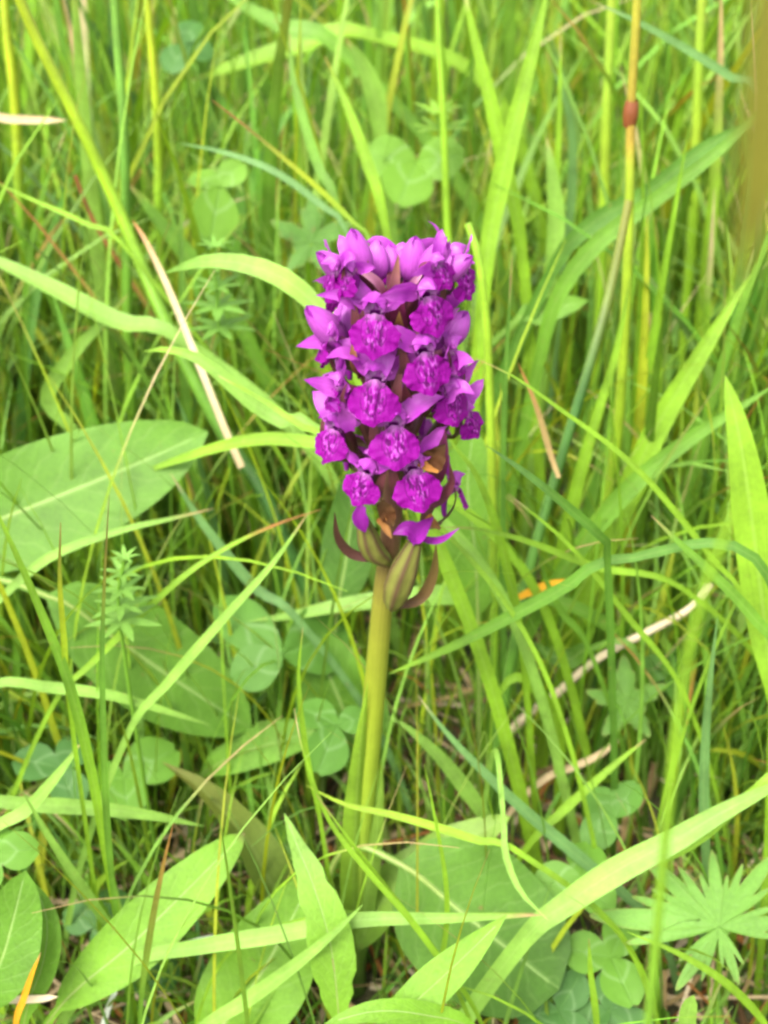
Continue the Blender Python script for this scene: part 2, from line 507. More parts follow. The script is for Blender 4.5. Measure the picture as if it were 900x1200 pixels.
def grow(name, label, cat, pts, Y, w, col, prof='blade', roll=0.0, twist=0.0, fold=0.25, nx=2, n=40, mat=None,
         group=None, rooted=True, up=0.25, midrib=None, ripple=0.0, nibble=0.0, ext_w=None, pts3=None, protect=True, parent=None, parent_mm=None):
    A = np.array(pts3, float) if pts3 is not None else trace3d(pts, Y)
    ext = root_extension(A) if rooted else []
    full = np.vstack([np.array(ext).reshape(-1, 3), A])
    P = spline(full, n if not len(ext) else n + 6)
    s = np.concatenate([[0], np.cumsum(np.linalg.norm(np.diff(P, axis=0), axis=1))])
    # where the traced part begins
    s0 = s[int(np.argmin(np.linalg.norm(P - A[0], axis=1)))] if len(ext) else 0.0
    t = np.clip((s - s0) / (s[-1] - s0), 0, 1)
    W = PROF[prof](t) * w * px_mm(P)
    base_w = (ext_w if ext_w else (0.55 * w * px_mm(P[:1])[0] if prof in ('blade', 'strap', 'hang') else min(2.2, w * 0.3)))
    if prof in ('leaf', 'lance', 'oval'):
        W = np.maximum(W, np.where(s <= s0 + 1, base_w, 0.12))
        W = np.maximum(W, np.interp(s, [0, s0, s0 + 6], [base_w, base_w, 0.12]))
    elif len(ext):
        W = np.where(s < s0, np.interp(s, [0, max(s0, 0.1)], [base_w, max(W[min(len(W) - 1, int(np.searchsorted(s, s0)))], base_w)]), W)
    W = np.maximum(W, 0.1)
    if pts3 is not None: W = np.minimum(W, 4.4)
    root = P[0].copy() if parent is None else np.asarray(parent_mm, float)
    to_cam = unit(CAM - P)
    N = unit(to_cam + np.array([0, 0, up]))
    if prof == 'culm':
        V, F, UV = tube(P, W / 2, 8)
        m = mat or M_CULM
        per = 9
    else:
        T, S, M = frame(P, N)
        a = roll + twist * np.linspace(-0.5, 0.5, len(P))
        N = M * np.cos(a)[:, None] + S * np.sin(a)[:, None]
        edge = None
        if nibble:
            edge = -nibble * np.clip(RNG.random((len(P), nx + 1)) * 1.6 - 0.6, 0, 1)
        V, F, UV = ribbon(P, W, N, nx, fold, 1.2, ripple, edge)
        m = mat or (M_GRASS if prof in ('blade', 'strap', 'hang') else M_BROAD)
        per = nx + 1
    if isinstance(col, str) and prof == 'blade' and RNG.random() < 0.6:
        col = [(0, col), (0.9, col), (0.96, str(RNG.choice(['tan', 'olive', 'straw']))), (1, 'tan')]
    C = np.repeat(colour_rows(col, t), per, 0)
    UV = UV.copy(); UV[:, 1] = np.repeat(t, per)
    o = put(name, mesh_data(name, V - root, F, UV, C, m), parent, loc=root if parent is None else None)
    tag(o, label, cat, group)
    if midrib:
        k = t < 0.97
        R = np.maximum(0.02 * w * px_mm(P) * (1 - t * 0.85), 0.12) * midrib
        T, S, M = frame(P, N)
        q = (P - M * (R * 0.35)[:, None])[k]
        V2, F2, U2 = tube(q, R[k], 6)
        put("midrib", mesh_data("midrib", V2 - root, F2, U2, np.repeat(colour_rows([(0, (0.20, 0.26, 0.06)), (1, (0.20, 0.33, 0.09))], t[k]), 7, 0), M_FLESH), parent=o)
    if protect: guard(V)
    return o

# ------------------------------------------------------------------ the marsh orchid
stem_px = [(414, 1150), (418, 1060), (424, 980), (431, 900), (440, 800), (449, 700), (457, 640), (461, 560), (460, 450), (459, 370), (458, 320)]
stem_w = [29, 26, 26, 27, 26, 25, 25, 25, 23, 18, 9]
SP = np.array([PY(x, y, 0, -3) for x, y in stem_px])
ORC = np.array([SP[0][0], 0.0, 0.0])
SP[0] = [SP[0][0], 0, -3]
orchid = empty("marsh_orchid", ORC)
tag(orchid, "tall purple marsh orchid with a dense flower spike on a thick green stem", "orchid")

def orchid_part(name, V, F, UV, C, mat, parent=None):
    return put(name, mesh_data(name, np.asarray(V) - ORC, F, UV, C, mat), parent or orchid)

def build_stem():
    P = spline(SP, 60)
    zz = np.array([p[2] for p in SP]); ww = np.array(stem_w) * px_mm(SP)
    R = np.interp(P[:, 2], zz, ww) / 2
    V, F, UV = tube(P, R, 14, rib=0.014, nrib=7)
    C = colour_rows([(0, (0.10, 0.19, 0.03)), (0.35, (0.18, 0.265, 0.02)), (0.50, (0.18, 0.225, 0.016)), (0.64, (0.15, 0.15, 0.016)), (0.72, (0.10, 0.05, 0.025)), (1, (0.13, 0.03, 0.06))], np.linspace(0, 1, 60))
    orchid_part("stem", V, F, UV, np.repeat(C, 15, 0), M_FLESH)
    guard(V)
build_stem()

def axis_x(z):
    return float(np.interp(z, SP[:, 2], SP[:, 0]))

MAG = (0.270, 0.020, 0.300)      # petals and sepals
PINK = (0.405, 0.072, 0.415)
DEEP = (0.14, 0.004, 0.15)

def local_ribbon(pts, w, N, prof, cols, nx=4, n=11, fold=0.4, ripple=0.05, power=1.7):
    P = spline(pts, n)
    t = np.linspace(0, 1, n)
    W = np.maximum(prof(t) * w, 0.12)
    V, F, UV = ribbon(P, W, np.broadcast_to(unit(N), P.shape), nx, fold, power, ripple)
    return V, F, UV, np.repeat(colour_rows(cols, t), nx + 1, 0)

def petal_prof(t): return np.clip(0.42 * (1 - t) ** 2 + np.sin(math.pi * np.clip(t, 0, 1) ** 0.95) ** 0.75 * 0.95, 0, 1) * np.clip((1 - t) * 6, 0, 1) ** 0.5

def lip_mesh(k):
    r = np.random.default_rng(k)
    nr, na = 10, 72
    th = np.linspace(0, 2 * math.pi, na + 1)
    half = [(0.0, 0.98), (0.24, 0.90), (0.50, 0.66), (0.80, 0.40), (0.98, 0.08), (0.98, -0.24), (0.80, -0.54), (0.52, -0.70), (0.34, -0.74), (0.20, -0.92), (0.0, -1.04)]
    jx, jz = r.uniform(-.04, .04, 11), r.uniform(-.03, .03, 11)
    hr = [(x * (1 + jx[i]), z + jz[i] * (0 < i < 10)) for i, (x, z) in enumerate(half)]
    jx, jz = r.uniform(-.04, .04, 11), r.uniform(-.03, .03, 11)
    hl = [(-x * (1 + jx[i]), z + jz[i] * (0 < i < 10)) for i, (x, z) in enumerate(half)]
    ring = np.array(hr + hl[-2:0:-1])
    ra = np.arctan2(ring[:, 1], ring[:, 0]); rl = np.hypot(ring[:, 0], ring[:, 1])
    o = np.argsort(ra); ra, rl = ra[o], rl[o]
    ra3 = np.concatenate([ra - 2 * math.pi, ra, ra + 2 * math.pi]); rl3 = np.tile(rl, 3)
    fine = np.linspace(-math.pi, 3 * math.pi, 721)
    rf = np.interp(fine, ra3, rl3)
    ker = np.hanning(33); ker /= ker.sum()
    rf = np.convolve(np.pad(rf, 16, mode='edge'), ker, 'valid')
    rad = np.interp(th, fine, rf)
    for f in (7, 11, 17, 22):
        rad = rad * (1 + 0.014 * np.sin(f * th + r.random() * 6.28))
    rad = rad * (1 + 0.018 * np.sin(13 * th + r.random() * 6) * np.sin(3 * th + r.random() * 6))
    rad[-1] = rad[0]
    rr = np.linspace(0.02, 1, nr)
    X = rr[:, None] * (rad * np.cos(th))[None, :]
    Z = rr[:, None] * (rad * np.sin(th))[None, :]
    reflex = r.uniform(0.9, 2.0)
    wave = 0.34 * np.sin(5 * th + r.random() * 6)[None, :] * rr[:, None] ** 3 + 0.20 * np.sin(9 * th + r.random() * 6)[None, :] * rr[:, None] ** 3 + 0.16 * np.sin(15 * th + r.random() * 6)[None, :] * rr[:, None] ** 5
    Yv = -0.9 + reflex * X ** 2 * 1.1 - 0.35 * np.exp(-(X * 4) ** 2) * (Z < 0.6) + 1.0 * np.clip(Z - 0.3, 0, 1) ** 2 + 0.5 * np.clip(-Z - 0.5, 0, 1) + wave
    Yv = Yv - 0.18 * np.cos(X * 14) * np.exp(-(X * 2.6) ** 2)                   # low ridges down the middle
    V = np.stack([X * 5.5, Yv, -4.9 + Z * 4.9], 2).reshape(-1, 3)
    UV = np.stack([X * 0.5 + 0.5, Z * 0.5 + 0.5], 2).reshape(-1, 2)
    return mesh_data("lip", V, grid_faces(nr, na + 1), UV, np.tile(DEEP, (len(V), 1)), M_LIP)

def hood_meshes(k):
    r = np.random.default_rng(100 + k)
    out = {}
    dx = r.uniform(-0.5, 0.5)
    out['hood'] = [local_ribbon([(0, 1.8, 0.2), (0, 1.2, 3.0), (dx * .5, -1.4, 4.4), (dx, -4.2, 2.0 + r.uniform(-.5, .8))], 6.6, (0, -0.45, -0.9), petal_prof,
                                [(0, PINK), (0.5, PINK), (1, MAG)], 6, fold=0.85)]
    pet = []
    for s in (-1, 1):
        pet.append(local_ribbon([(s * 1.0, 1.0, 0.2), (s * 2.3, -0.7, 2.2), (s * 0.9, -3.0 + r.uniform(-.4, .4), 2.3)], 3.4, (-s * 0.9, -0.2, -0.4), petal_prof,
                                [(0, (0.46, 0.22, 0.46)), (0.4, PINK), (1, MAG)], 4, fold=0.5))
    out['petal'] = pet
    sep = []
    for s in (-1, 1):
        up = r.uniform(0.2, 6.5); ln = r.uniform(8.2, 11.0); fw = r.uniform(-1.2, 2.0)
        sep.append(local_ribbon([(s * 0.8, 1.4, 0.4), (s * ln * 0.4, 0.9, 1.2 + up * 0.42), (s * ln * 0.75, fw * .6, 1.2 + up * 0.85), (s * ln, fw, 1.0 + up)], 4.5,
                                (s * 0.15, -0.85, -0.5 * s * r.choice([-1, 1])), petal_prof, [(0, PINK), (0.35, MAG), (0.8, PINK), (1, MAG)], 4, n=13, fold=0.32, ripple=0.09))
    out['lateral_sepal'] = sep
    return out

def make_florets_kit():
    kit = []
    for k in range(5):
        h = hood_meshes(k)
        d = {n: [mesh_data(n, V, F, U, C, M_PETAL) for V, F, U, C in v] for n, v in h.items()}
        d['lip'] = [lip_mesh(k + 31)]
        P = spline([(0, 3.4, -0.6), (0, 1.5, -0.3), (0, -0.4, -0.2)], 7)
        V, F, U = tube(P, np.array([0.9, 1.2, 1.5, 1.8, 1.9, 2.0, 2.15]), 12)
        d['throat'] = mesh_data("floret", V, F, U, np.repeat(colour_rows([(0, DEEP), (0.6, (0.30, 0.06, 0.28)), (1, (0.42, 0.20, 0.40))], np.linspace(0, 1, 7)), 13, 0), M_PETAL)
        V, F, U = tube(spline([(0, 1.0, -1.0), (0.3, 4.2, -3.2), (0.2, 6.0, -7.5), (0, 6.4, -9.5)], 10), np.linspace(1.35, 0.75, 10), 10)
        d['spur'] = [mesh_data("spur", V, F, U, np.tile(MAG, (len(V), 1)), M_PETAL)]
        V, F, U = tube(spline([(0, 2.6, -0.2), (0.2, 6.4, -1.6), (0, 10.5, -5), (0, 14, -10)], 12), np.array([1.0, 1.2, 1.5, 1.7, 1.8, 1.8, 1.75, 1.7, 1.55, 1.4, 1.2, 1.0]), 18, rib=0.10, nrib=6)
        d['ovary'] = [mesh_data("ovary", V, F, U, np.repeat(colour_rows([(0, (0.12, 0.014, 0.06)), (0.5, (0.085, 0.025, 0.028)), (1, (0.08, 0.035, 0.018))], np.linspace(0, 1, 12)), 19, 0), M_FLESH)]
        s = 1 if k % 2 else -1
        d['bract'] = []
        V, F, U, C = local_ribbon([(s * 0.6, 14, -11), (s * 2.4, 7.5, -8.5), (s * 3.8, 2.5, -4), (s * 4.4, 0.8, 1.5), (s * 4.8, 0.6, 4.5)], 3.4, (s * 0.3, -0.8, 0.3), prof_lance,
                                  [(0, (0.09, 0.07, 0.02)), (0.5, (0.065, 0.022, 0.022)), (1, (0.085, 0.016, 0.024))], 4, n=14, fold=0.35)
        d['bract'].append(mesh_data("bract", V, F, U, C, M_FLESH))
        kit.append(d)
    return kit
KIT = make_florets_kit()

def place_floret(k, pos, yaw, pitch, s, roll=0.0, skip=()):
    d = KIT[k % len(KIT)]
    M = Matrix.Translation(Vector((np.asarray(pos) - ORC) * MM)) @ Matrix.Rotation(yaw, 4, 'Z') @ Matrix.Rotation(pitch, 4, 'X') @ Matrix.Rotation(roll, 4, 'Y') @ Matrix.Scale(s, 4)
    f = put("floret", d['throat'], orchid, mat4=M)
    for part in ('lip', 'hood', 'petal', 'lateral_sepal', 'spur', 'ovary', 'bract'):
        if part in skip: continue
        for me in d[part]:
            put(part, me, f)
    return f

FR = 16.5
front = [  # lip centre in the photograph, size, extra yaw, roll
    (437, 397, 1.00, 0.0, 0.05), (505, 374, 0.92, 0.1, -0.05), (500, 441, 1.00, 0.0, -0.05), (438, 476, 1.06, 0.0, 0.05),
    (463, 528, 1.04, 0.05, 0.0), (385, 525, 0.84, 0.15, 0.1), (425, 577, 0.86, -0.1, 0.12), (487, 579, 1.05, 0.0, -0.05),
    (534, 482, 0.86, -0.1, -0.1), (553, 503, 0.74, -0.2, -0.25), (547, 337, 0.76, 0.10, -0.1), (385, 338, 0.78, -0.55, 0.15),
    (376, 410, 0.74, -0.75, 0.2), (386, 468, 0.72, -0.65, 0.1), (541, 425, 0.72, 0.75, -0.1), (404, 336, 0.62, -0.35, 0.25), (519, 329, 0.62, 0.3, -0.25)]
for k, (px, py, s, dyaw, roll) in enumerate(front):
    q = PY(px, py, -FR)
    ax = axis_x(q[2])
    for _ in range(3):
        dx = np.clip(q[0] - ax, -FR * 0.985, FR * 0.985)
        y = -math.sqrt(FR ** 2 - dx ** 2)
        q = PY(px, py, y)
    yaw = math.atan2(q[0] - ax, -y) * 0.72 + dyaw
    pitch = -0.24 + random.uniform(-0.2, 0.16)
    roll += random.uniform(-0.12, 0.12)
    up = np.array([0, 0, 1.0]); fw = np.array([math.sin(yaw), -math.cos(yaw), 0])
    down = -up * math.cos(pitch) + fw * math.sin(-pitch)
    o = q - down * 4.9 * s - fw * 0.8
    place_floret(k, o, yaw, pitch, s * 0.95, roll)
    x, yy, z = proj(q)
# florets round the far side of the spike
ztop, zbot = PY(455, 330, 0)[2], PY(455, 600, 0)[2]
kk = len(front)
for i in range(15):
    a = math.pi * (0.56 + 0.88 * ((i * 0.382 * 1.7) % 1.0))
    z = zbot + 4 + (ztop - zbot) * (i + 0.5) / 15
    yaw = a
    pos = np.array([axis_x(z) + math.sin(yaw) * 14.5, -math.cos(yaw) * 14.5, z])
    place_floret(kk + i, pos, yaw, -0.25 + random.uniform(-.1, .1), random.uniform(0.72, 0.9), random.uniform(-.15, .15))

# buds and half-open flowers at the tip of the spike
def bud_meshes():
    n, m = 12, 9
    t = np.linspace(0, 1, n)
    r = 2.9 * np.sin(math.pi * t ** 0.85) ** 0.75 + 0.15 * (1 - t) + 0.5 * (1 - t) ** 3
    P = np.stack([0 * t, 0 * t, t * 9], 1)
    V, F, U = tube(P, np.maximum(r * 0.93, 0.05), 10)
    core = mesh_data("bud", V, F, U, np.tile(MAG, (len(V), 1)), M_PETAL)
    pets = []
    for j in range(3):
        a0 = j * 2 * math.pi / 3 + 0.3
        a = a0 + np.linspace(-1.15, 1.15, m)
        rr = r[:, None] * (1.0 + 0.10 * np.abs(np.linspace(-1, 1, m))[None, :] ** 2) + 0.45 * (t[:, None] ** 3)
        taper = np.clip((1 - t) * 5, 0.02, 1)[:, None] ** 0.6
        aa = a0 + (a - a0)[None, :] * taper
        V = np.stack([rr * np.cos(aa), rr * np.sin(aa), np.broadcast_to((t * 9.6)[:, None], rr.shape)], 2).reshape(-1, 3)
        uv = np.stack(np.broadcast_arrays(np.linspace(0, 1, m)[None, :], t[:, None]), 2).reshape(-1, 2)
        C = np.repeat(colour_rows([(0, MAG), (0.45, PINK), (0.85, PINK), (1, MAG)], t), m, 0)
        pets.append(mesh_data("bud_petal", V, grid_faces(n, m), uv, C, M_PETAL))
    return core, pets
BUD = bud_meshes()

def place_bud(b, t, w, Y):
    A, B = PY(*b, Y[0]), PY(*t, Y[1])
    d = Vector(unit(B - A)); ln = np.linalg.norm(B - A)
    q = d.to_track_quat('Z', 'Y').to_matrix().to_4x4()
    ws = w * float(px_mm(A)) / 5.8
    M = Matrix.Translation(Vector((A - ORC) * MM)) @ q @ Matrix.Rotation(random.uniform(0, 6), 4, 'Z') @ Matrix.Diagonal((ws, ws, ln / 9.3, 1))
    o = put("bud", BUD[0], orchid, mat4=M)
    for p in BUD[1]:
        put("bud_petal", p, o)
for a in [((426, 330), (413, 270), 31, (-3, -4)), ((428, 338), (373, 297), 28, (-6, -10)), ((444, 330), (441, 281), 25, (2, 4)), ((459, 326), (457, 287), 20, (4, 7)),
          ((482, 330), (487, 279), 30, (-3, -4)), ((494, 332), (524, 280), 28, (-6, -9)), ((508, 330), (552, 301), 25, (-6, -8)), ((471, 326), (472, 292), 18, (7, 11)),
          ((497, 328), (506, 296), 18, (6, 11)),
          ((404, 405), (360, 361), 30, (-5, -8)), ((412, 402), (402, 352), 24, (-3, 2)), ((520, 405), (547, 366), 29, (-3, -2)), ((526, 452), (552, 430), 24, (0, 2))]:
    place_bud(*a)

def orib(name, pts, Y, w, col, prof='lance', mat=None, fold=0.4, roll=0.0, twist=0.0, nx=4, n=14, ripple=0.05):
    return grow(name, None, None, pts, Y, w, col, prof, roll, twist, fold, nx, n, mat or M_FLESH, rooted=False, up=0.1, ripple=ripple, parent=orchid, parent_mm=ORC)

# bracts and sepals showing between the flowers
WINE = (0.075, 0.014, 0.026)
orib("bract", [(452, 360), (434, 335), (431, 305)], (-4, -7), 14, [(0, WINE), (0.6, (0.22, 0.06, 0.04)), (1, (0.20, 0.08, 0.02))])
orib("bract", [(462, 360), (463, 330), (467, 298)], (-4, -9), 13, [(0, WINE), (0.5, (0.34, 0.13, 0.15)), (1, (0.30, 0.16, 0.07))])
orib("bract", [(452, 345), (438, 327), (410, 311)], (-6, -14), 11, [(0, (0.40, 0.10, 0.20)), (0.6, (0.55, 0.25, 0.35)), (1, (0.6, 0.35, 0.25))])
orib("bract", [(478, 345), (486, 330), (497, 318)], (-6, -12), 10, [(0, (0.45, 0.12, 0.35)), (1, (0.6, 0.3, 0.4))])
orib("bract", [(466, 410), (467, 388), (468, 365)], (-5, -13), 16, [(0, WINE), (0.7, (0.20, 0.10, 0.03)), (1, (0.35, 0.20, 0.05))])
orib("bract", [(470, 400), (465, 365), (472, 330)], (-3, -9), 24, [(0, WINE), (0.7, (0.16, 0.02, 0.07)), (1, (0.22, 0.03, 0.08))])
orib("bract", [(424, 440), (415, 425), (413, 398)], (-8, -13), 11, [(0, WINE), (0.6, (0.32, 0.14, 0.05)), (1, (0.38, 0.2, 0.08))])
orib("bract", [(468, 500), (476, 480), (474, 450)], (-4, -12), 24, [(0, WINE), (1, (0.14, 0.035, 0.03))])
orib("petal", [(462, 404), (452, 415), (453, 442)], (-10, -15), 24, [(0, PINK), (1, MAG)], mat=M_PETAL, fold=0.5)
for pts, yy, w in [([(404, 412), (380, 402), (347, 406)], (-4, -9), 25), ([(410, 462), (385, 455), (356, 445)], (-8, -12), 26), ([(425, 362), (400, 346), (370, 346)], (-11, -15), 17),
                   ([(520, 432), (540, 422), (556, 424)], (-8, -11), 26), ([(410, 505), (402, 480), (385, 472)], (-10, -13), 22), ([(420, 418), (398, 415), (382, 420)], (-11, -15), 17),
                   ([(430, 560), (440, 540), (452, 530)], (-8, -12), 18), ([(520, 470), (538, 455), (556, 462)], (-9, -12), 24)]:
    orib("sepal", pts, yy, w, [(0, MAG), (0.5, PINK), (1, MAG)], prof='lance', mat=M_PETAL, fold=0.45, roll=random.uniform(-.5, .5), ripple=0.08)
orib("bract", [(490, 595), (514, 588), (529, 566), (526, 541)], (-8, -14), 11, [(0, WINE), (1, (0.075, 0.018, 0.026))])
orib("bract", [(500, 575), (512, 558), (519, 530), (521, 500)], (-2, -8), 18, [(0, WINE), (1, (0.25, 0.04, 0.14))])
orib("bract", [(452, 657), (414, 650), (396, 630), (392, 600)], (-4, -12), 12, [(0, (0.075, 0.03, 0.026)), (1, (0.06, 0.024, 0.016))])
orib("bract", [(459, 712), (492, 702), (508, 672), (511, 636)], (-5, -11), 14, [(0, (0.085, 0.042, 0.022)), (1, (0.09, 0.065, 0.014))])
orib("sepal", [(485, 625), (502, 633), (518, 632), (538, 619)], (-8, -14), 9, [(0, DEEP), (1, MAG)], mat=M_PETAL)
# swollen seed capsules under the spike with the wilted flowers on them
def capsule(pts, Y, w, bell):
    A = spline(trace3d(pts, Y), 18)
    t = np.linspace(0, 1, 18)
    R = w * px_mm(A) / 2 * np.interp(t, [0, .12, .35, .6, .85, 1], [0.35, 0.72, 1, 0.95, 0.65, 0.45])
    V, F, UV = tube(A, R, 30, rib=0.07, nrib=6)
    ang = np.tile(np.linspace(0, 2 * math.pi, 31), 18)
    f = np.clip((np.cos(ang * 6) + 0.3) * 0.8, 0, 1)[:, None]
    C = np.array([0.130, 0.135, 0.026]) * (1 - f) + np.array([0.068, 0.036, 0.020]) * f
    c = orchid_part("seed_capsule", V, F, UV, C, M_FLESH)
    guard(V)
capsule([(456, 660), (436, 643), (424, 606)], (-4, -8), 27, None)
capsule([(459, 712), (470, 678), (487, 634)], (-7, -10), 35, None)
orib("wilted_petal", [(424, 592), (422, 606), (428, 624)], (-9, -10), 19, [(0, MAG), (1, DEEP)], mat=M_PETAL, fold=0.8)
orib("wilted_petal", [(492, 632), (478, 620), (460, 626)], (-11, -13), 22, [(0, MAG), (1, DEEP)], mat=M_PETAL, fold=0.7)
orib("wilted_petal", [(482, 634), (496, 618), (508, 606)], (-11, -13), 22, [(0, MAG), (1, DEEP)], mat=M_PETAL, fold=0.7)
orib("wilted_petal", [(444, 588), (452, 600), (461, 617)], (-11, -12), 20, [(0, 'brown'), (0.6, (0.075, 0.027, 0.008)), (1, 'brown')], mat=M_DRY, fold=0.8, ripple=0.3)
orib("wilted_petal", [(445, 606), (451, 617), (459, 631)], (-12, -13), 9, [(0, 'rust'), (1, (0.28, 0.14, 0.05))], mat=M_DRY, fold=0.6)
orib("wilted_petal", [(500, 548), (508, 540), (522, 520)], (-10, -10), 30, [(0, (0.075, 0.027, 0.008)), (1, (0.04, 0.02, 0.008))], mat=M_DRY, fold=0.8, ripple=0.3)
orib("wilted_petal", [(493, 541), (501, 548), (514, 553)], (-12, -14), 9, [(0, 'rust'), (1, (0.26, 0.11, 0.025))], mat=M_DRY, fold=0.6)
orib("wilted_petal", [(500, 605), (508, 614), (516, 620)], (-10, -11), 11, [(0, 'rust'), (1, 'brown')], mat=M_DRY, fold=0.6, ripple=0.3)
# leaves of the orchid
orib("leaf", [(404, 1150), (372, 1110), (318, 1035), (290, 985), (240, 928), (190, 893)], (-4, 22), 58, [(0, (0.10, 0.18, 0.03)), (0.6, (0.115, 0.165, 0.026)), (1, 'olive')], prof='lance', mat=M_GRASS, fold=0.45, roll=0.5, nx=6, n=26)
orib("leaf", [(420, 1110), (445, 1060), (490, 1022), (545, 985), (598, 957)], (-6, 10), 62, [(0, (0.12, 0.22, 0.025)), (1, (0.16, 0.27, 0.03))], prof='leaf', mat=M_GRASS, fold=0.15, roll=-0.25, nx=6, n=26, ripple=0.12)
orib("leaf_sheath", [(414, 1140), (415, 1060), (417, 960), (422, 880), (431, 800)], (-4, -4), 31, [(0, (0.12, 0.22, 0.02)), (1, (0.16, 0.27, 0.02))], prof='lance', mat=M_GRASS, fold=-0.5, roll=0.3, nx=6, n=26)
orib("leaf_sheath", [(418, 1150), (425, 1080), (438, 1000), (446, 930), (448, 895)], (-3, -5), 22, [(0, (0.11, 0.21, 0.03)), (1, (0.15, 0.25, 0.03))], prof='lance', mat=M_GRASS, fold=-0.4, roll=-0.3, nx=6, n=26)
# keep filler away from the spike as a whole
for gy in range(268, 640, 6):
    for gx in range(352, 570, 6):
        guard(np.array([PY(gx, gy, -4)]))
GUARD_O = GUARD.copy()

# ------------------------------------------------------------------ grass blades and stems one can pick out in the photograph
def blade(label, pts, Y, w, col, **k):
    return grow("grass_shoot", label, "grass blade", pts, Y, w, col, **k)
def culm(label, pts, Y, w, col, node=None, **k):
    o = grow("grass_culm", label, "grass stem", pts, Y, w, col, prof='culm', n=30, **k)
    if node:
        for (px, py, yy, c) in node:
            q = PY(px, py, yy)
            r = w * float(px_mm(q)) / 2
            P = q + np.linspace(-1, 1, 7)[:, None] * np.array([0, 0, r * 2.2])
            V, F, U = tube(P, r * (1.02 + 0.32 * np.cos(np.linspace(-1, 1, 7) * 1.5)), 10)
            root = np.array(o.location) / MM
            put("node", mesh_data("node", V - root, F, U, np.tile(tint(c), (len(V), 1)), M_FLESH), o)
    return o
def straw(label, pts, Y, w, col='cream', **k):
    k.setdefault('prof', 'strap')
    return grow("dry_straw", label, "straw", pts, Y, w, col, mat=M_DRY, fold=0.6, **k)

TIPB = lambda c, e='tan', p=0.9: [(0, c), (p, c), (min(1, p + 0.06), e), (1, e)]

# upper part of the meadow, behind the flower spike
culm("thick lime stem arching over from the straw beside the large oval leaf", [(312, 585), (262, 510), (205, 400), (165, 310), (132, 230), (85, 130), (45, 50), (15, -20)], (110, 150, 150), 17,
     [(0, 'dark'), (0.35, 'grass'), (0.55, 'lime'), (1, 'yel')])
culm("yellow green stem standing past the end of the pale horizontal straw", [(25, 260), (18, 130), (8, 40), (2, -30)], (260, 270), 13, [(0, 'grass'), (0.5, 'yel'), (1, 'yel')])
culm("dark green upright stem crossing behind the thick arching lime stem", [(150, 400), (148, 270), (145, 150), (138, 60), (132, -30)], (170, 190), 13, [(0, 'grass'), (0.5, 'mid'), (1, 'grass')])
culm("bright yellow upright stem above the reddish patch of clover", [(186, 240), (186, 205), (182, 110), (176, 40), (170, -30)], (240, 250), 11, [(0, 'lime'), (0.6, 'yel'), (1, 'yel')])
straw("pale dry straw lying level across upright stems", [(-60, 143), (0, 140), (40, 141), (78, 141)], (200, 205), 10, 'straw', rooted=True)
straw("cream bleached straw hanging beside the thick arching lime stem", [(283, 548), (262, 500), (232, 425), (200, 345), (172, 285), (155, 258)], (105, 135), 8, [(0, 'straw'), (0.5, 'cream'), (0.8, 'straw'), (1, 'rust')], rooted=False)
culm("thin red brown stem crossing the upright grass", [(185, 385), (150, 325), (110, 260), (88, 205)], (190, 200), 6, [(0, 'olive'), (0.5, 'red'), (1, 'red')])
blade("long pale blade slanting out beneath the arching lime stem", [(215, 400), (140, 378), (70, 342), (0, 308), (-60, 285)], (130, 150), 26, 'pale', roll=0.3)
blade("smooth arching blade pointing away from the spike's upper flowers", [(400, 395), (372, 360), (335, 328), (290, 310), (240, 306), (192, 320)], (60, 80), 27, [(0, 'lime'), (0.7, 'pale'), (1, 'grass')], fold=0.15)
blade("narrow blade with a red brown tip pointing at bare dark ground", [(440, 300), (415, 262), (370, 218), (290, 150), (248, 117)], (120, 130), 7, [(0, 'grass'), (0.45, 'yel'), (0.75, 'olive'), (0.9, 'red'), (1, 'rust')])
blade("thin grey green blade running towards the top of the spike", [(410, 280), (375, 240), (320, 200), (260, 178), (210, 168)], (150, 170), 9, 'blue')
blade("slim green blade curving down to the top buds", [(398, 255), (375, 200), (355, 140), (342, 85), (340, 40)], (160, 190), 13, 'grass')
blade("straight lime blade with a dry tip above the topmost bud", [(452, 270), (430, 190), (405, 120), (380, 65)], (170, 190), 15, TIPB('lime', 'rust'))
blade("wide green blade lying level among tall stems", [(430, 40), (350, 55), (290, 72), (222, 95)], (330, 330), 27, 'lime', roll=0.4)
blade("wide green blade bending down from above the level blade", [(400, 60), (340, 35), (300, 15), (255, -10)], (300, 310), 24, 'grass', roll=0.2)
blade("short curled pale blade tip standing over the clover", [(445, 150), (438, 110), (425, 75), (405, 45)], (260, 260), 26, 'pale', fold=0.5)
blade("thin blade leaning across the slanting pale blade", [(155, 300), (100, 262), (40, 235), (-10, 212)], (140, 150), 7, 'lime')
blade("thin bowed green stalk looping down between upright stems", [(30, 420), (32, 320), (48, 235), (78, 150)], (170, 180), 7, 'grass')
blade("broad blade crossing behind the thick lime stem", [(290, 400), (235, 320), (190, 265), (150, 215)], (180, 190), 28, 'grass', roll=0.3)
blade("mid green blade rising from the large oval leaf's edge", [(95, 520), (55, 470), (85, 415), (125, 372), (150, 345)], (140, 150), 20, 'pale', roll=0.3)
blade("pale blade curling over in front of the bleached straw", [(372, 505), (330, 495), (290, 468), (240, 425), (200, 410), (168, 412)], (55, 70), 20, [(0, 'pale'), (0.6, 'pale'), (1, 'lime')], fold=0.5)
blade("narrow lime blade touching the spike's lowest side flower", [(420, 530), (362, 505), (310, 470), (255, 440)], (40, 60), 9, 'lime')
blade("flat lime blade ending behind the spike's lower flowers", [(445, 535), (360, 518), (300, 515), (235, 530), (150, 560)], (70, 90), 17, 'lime')

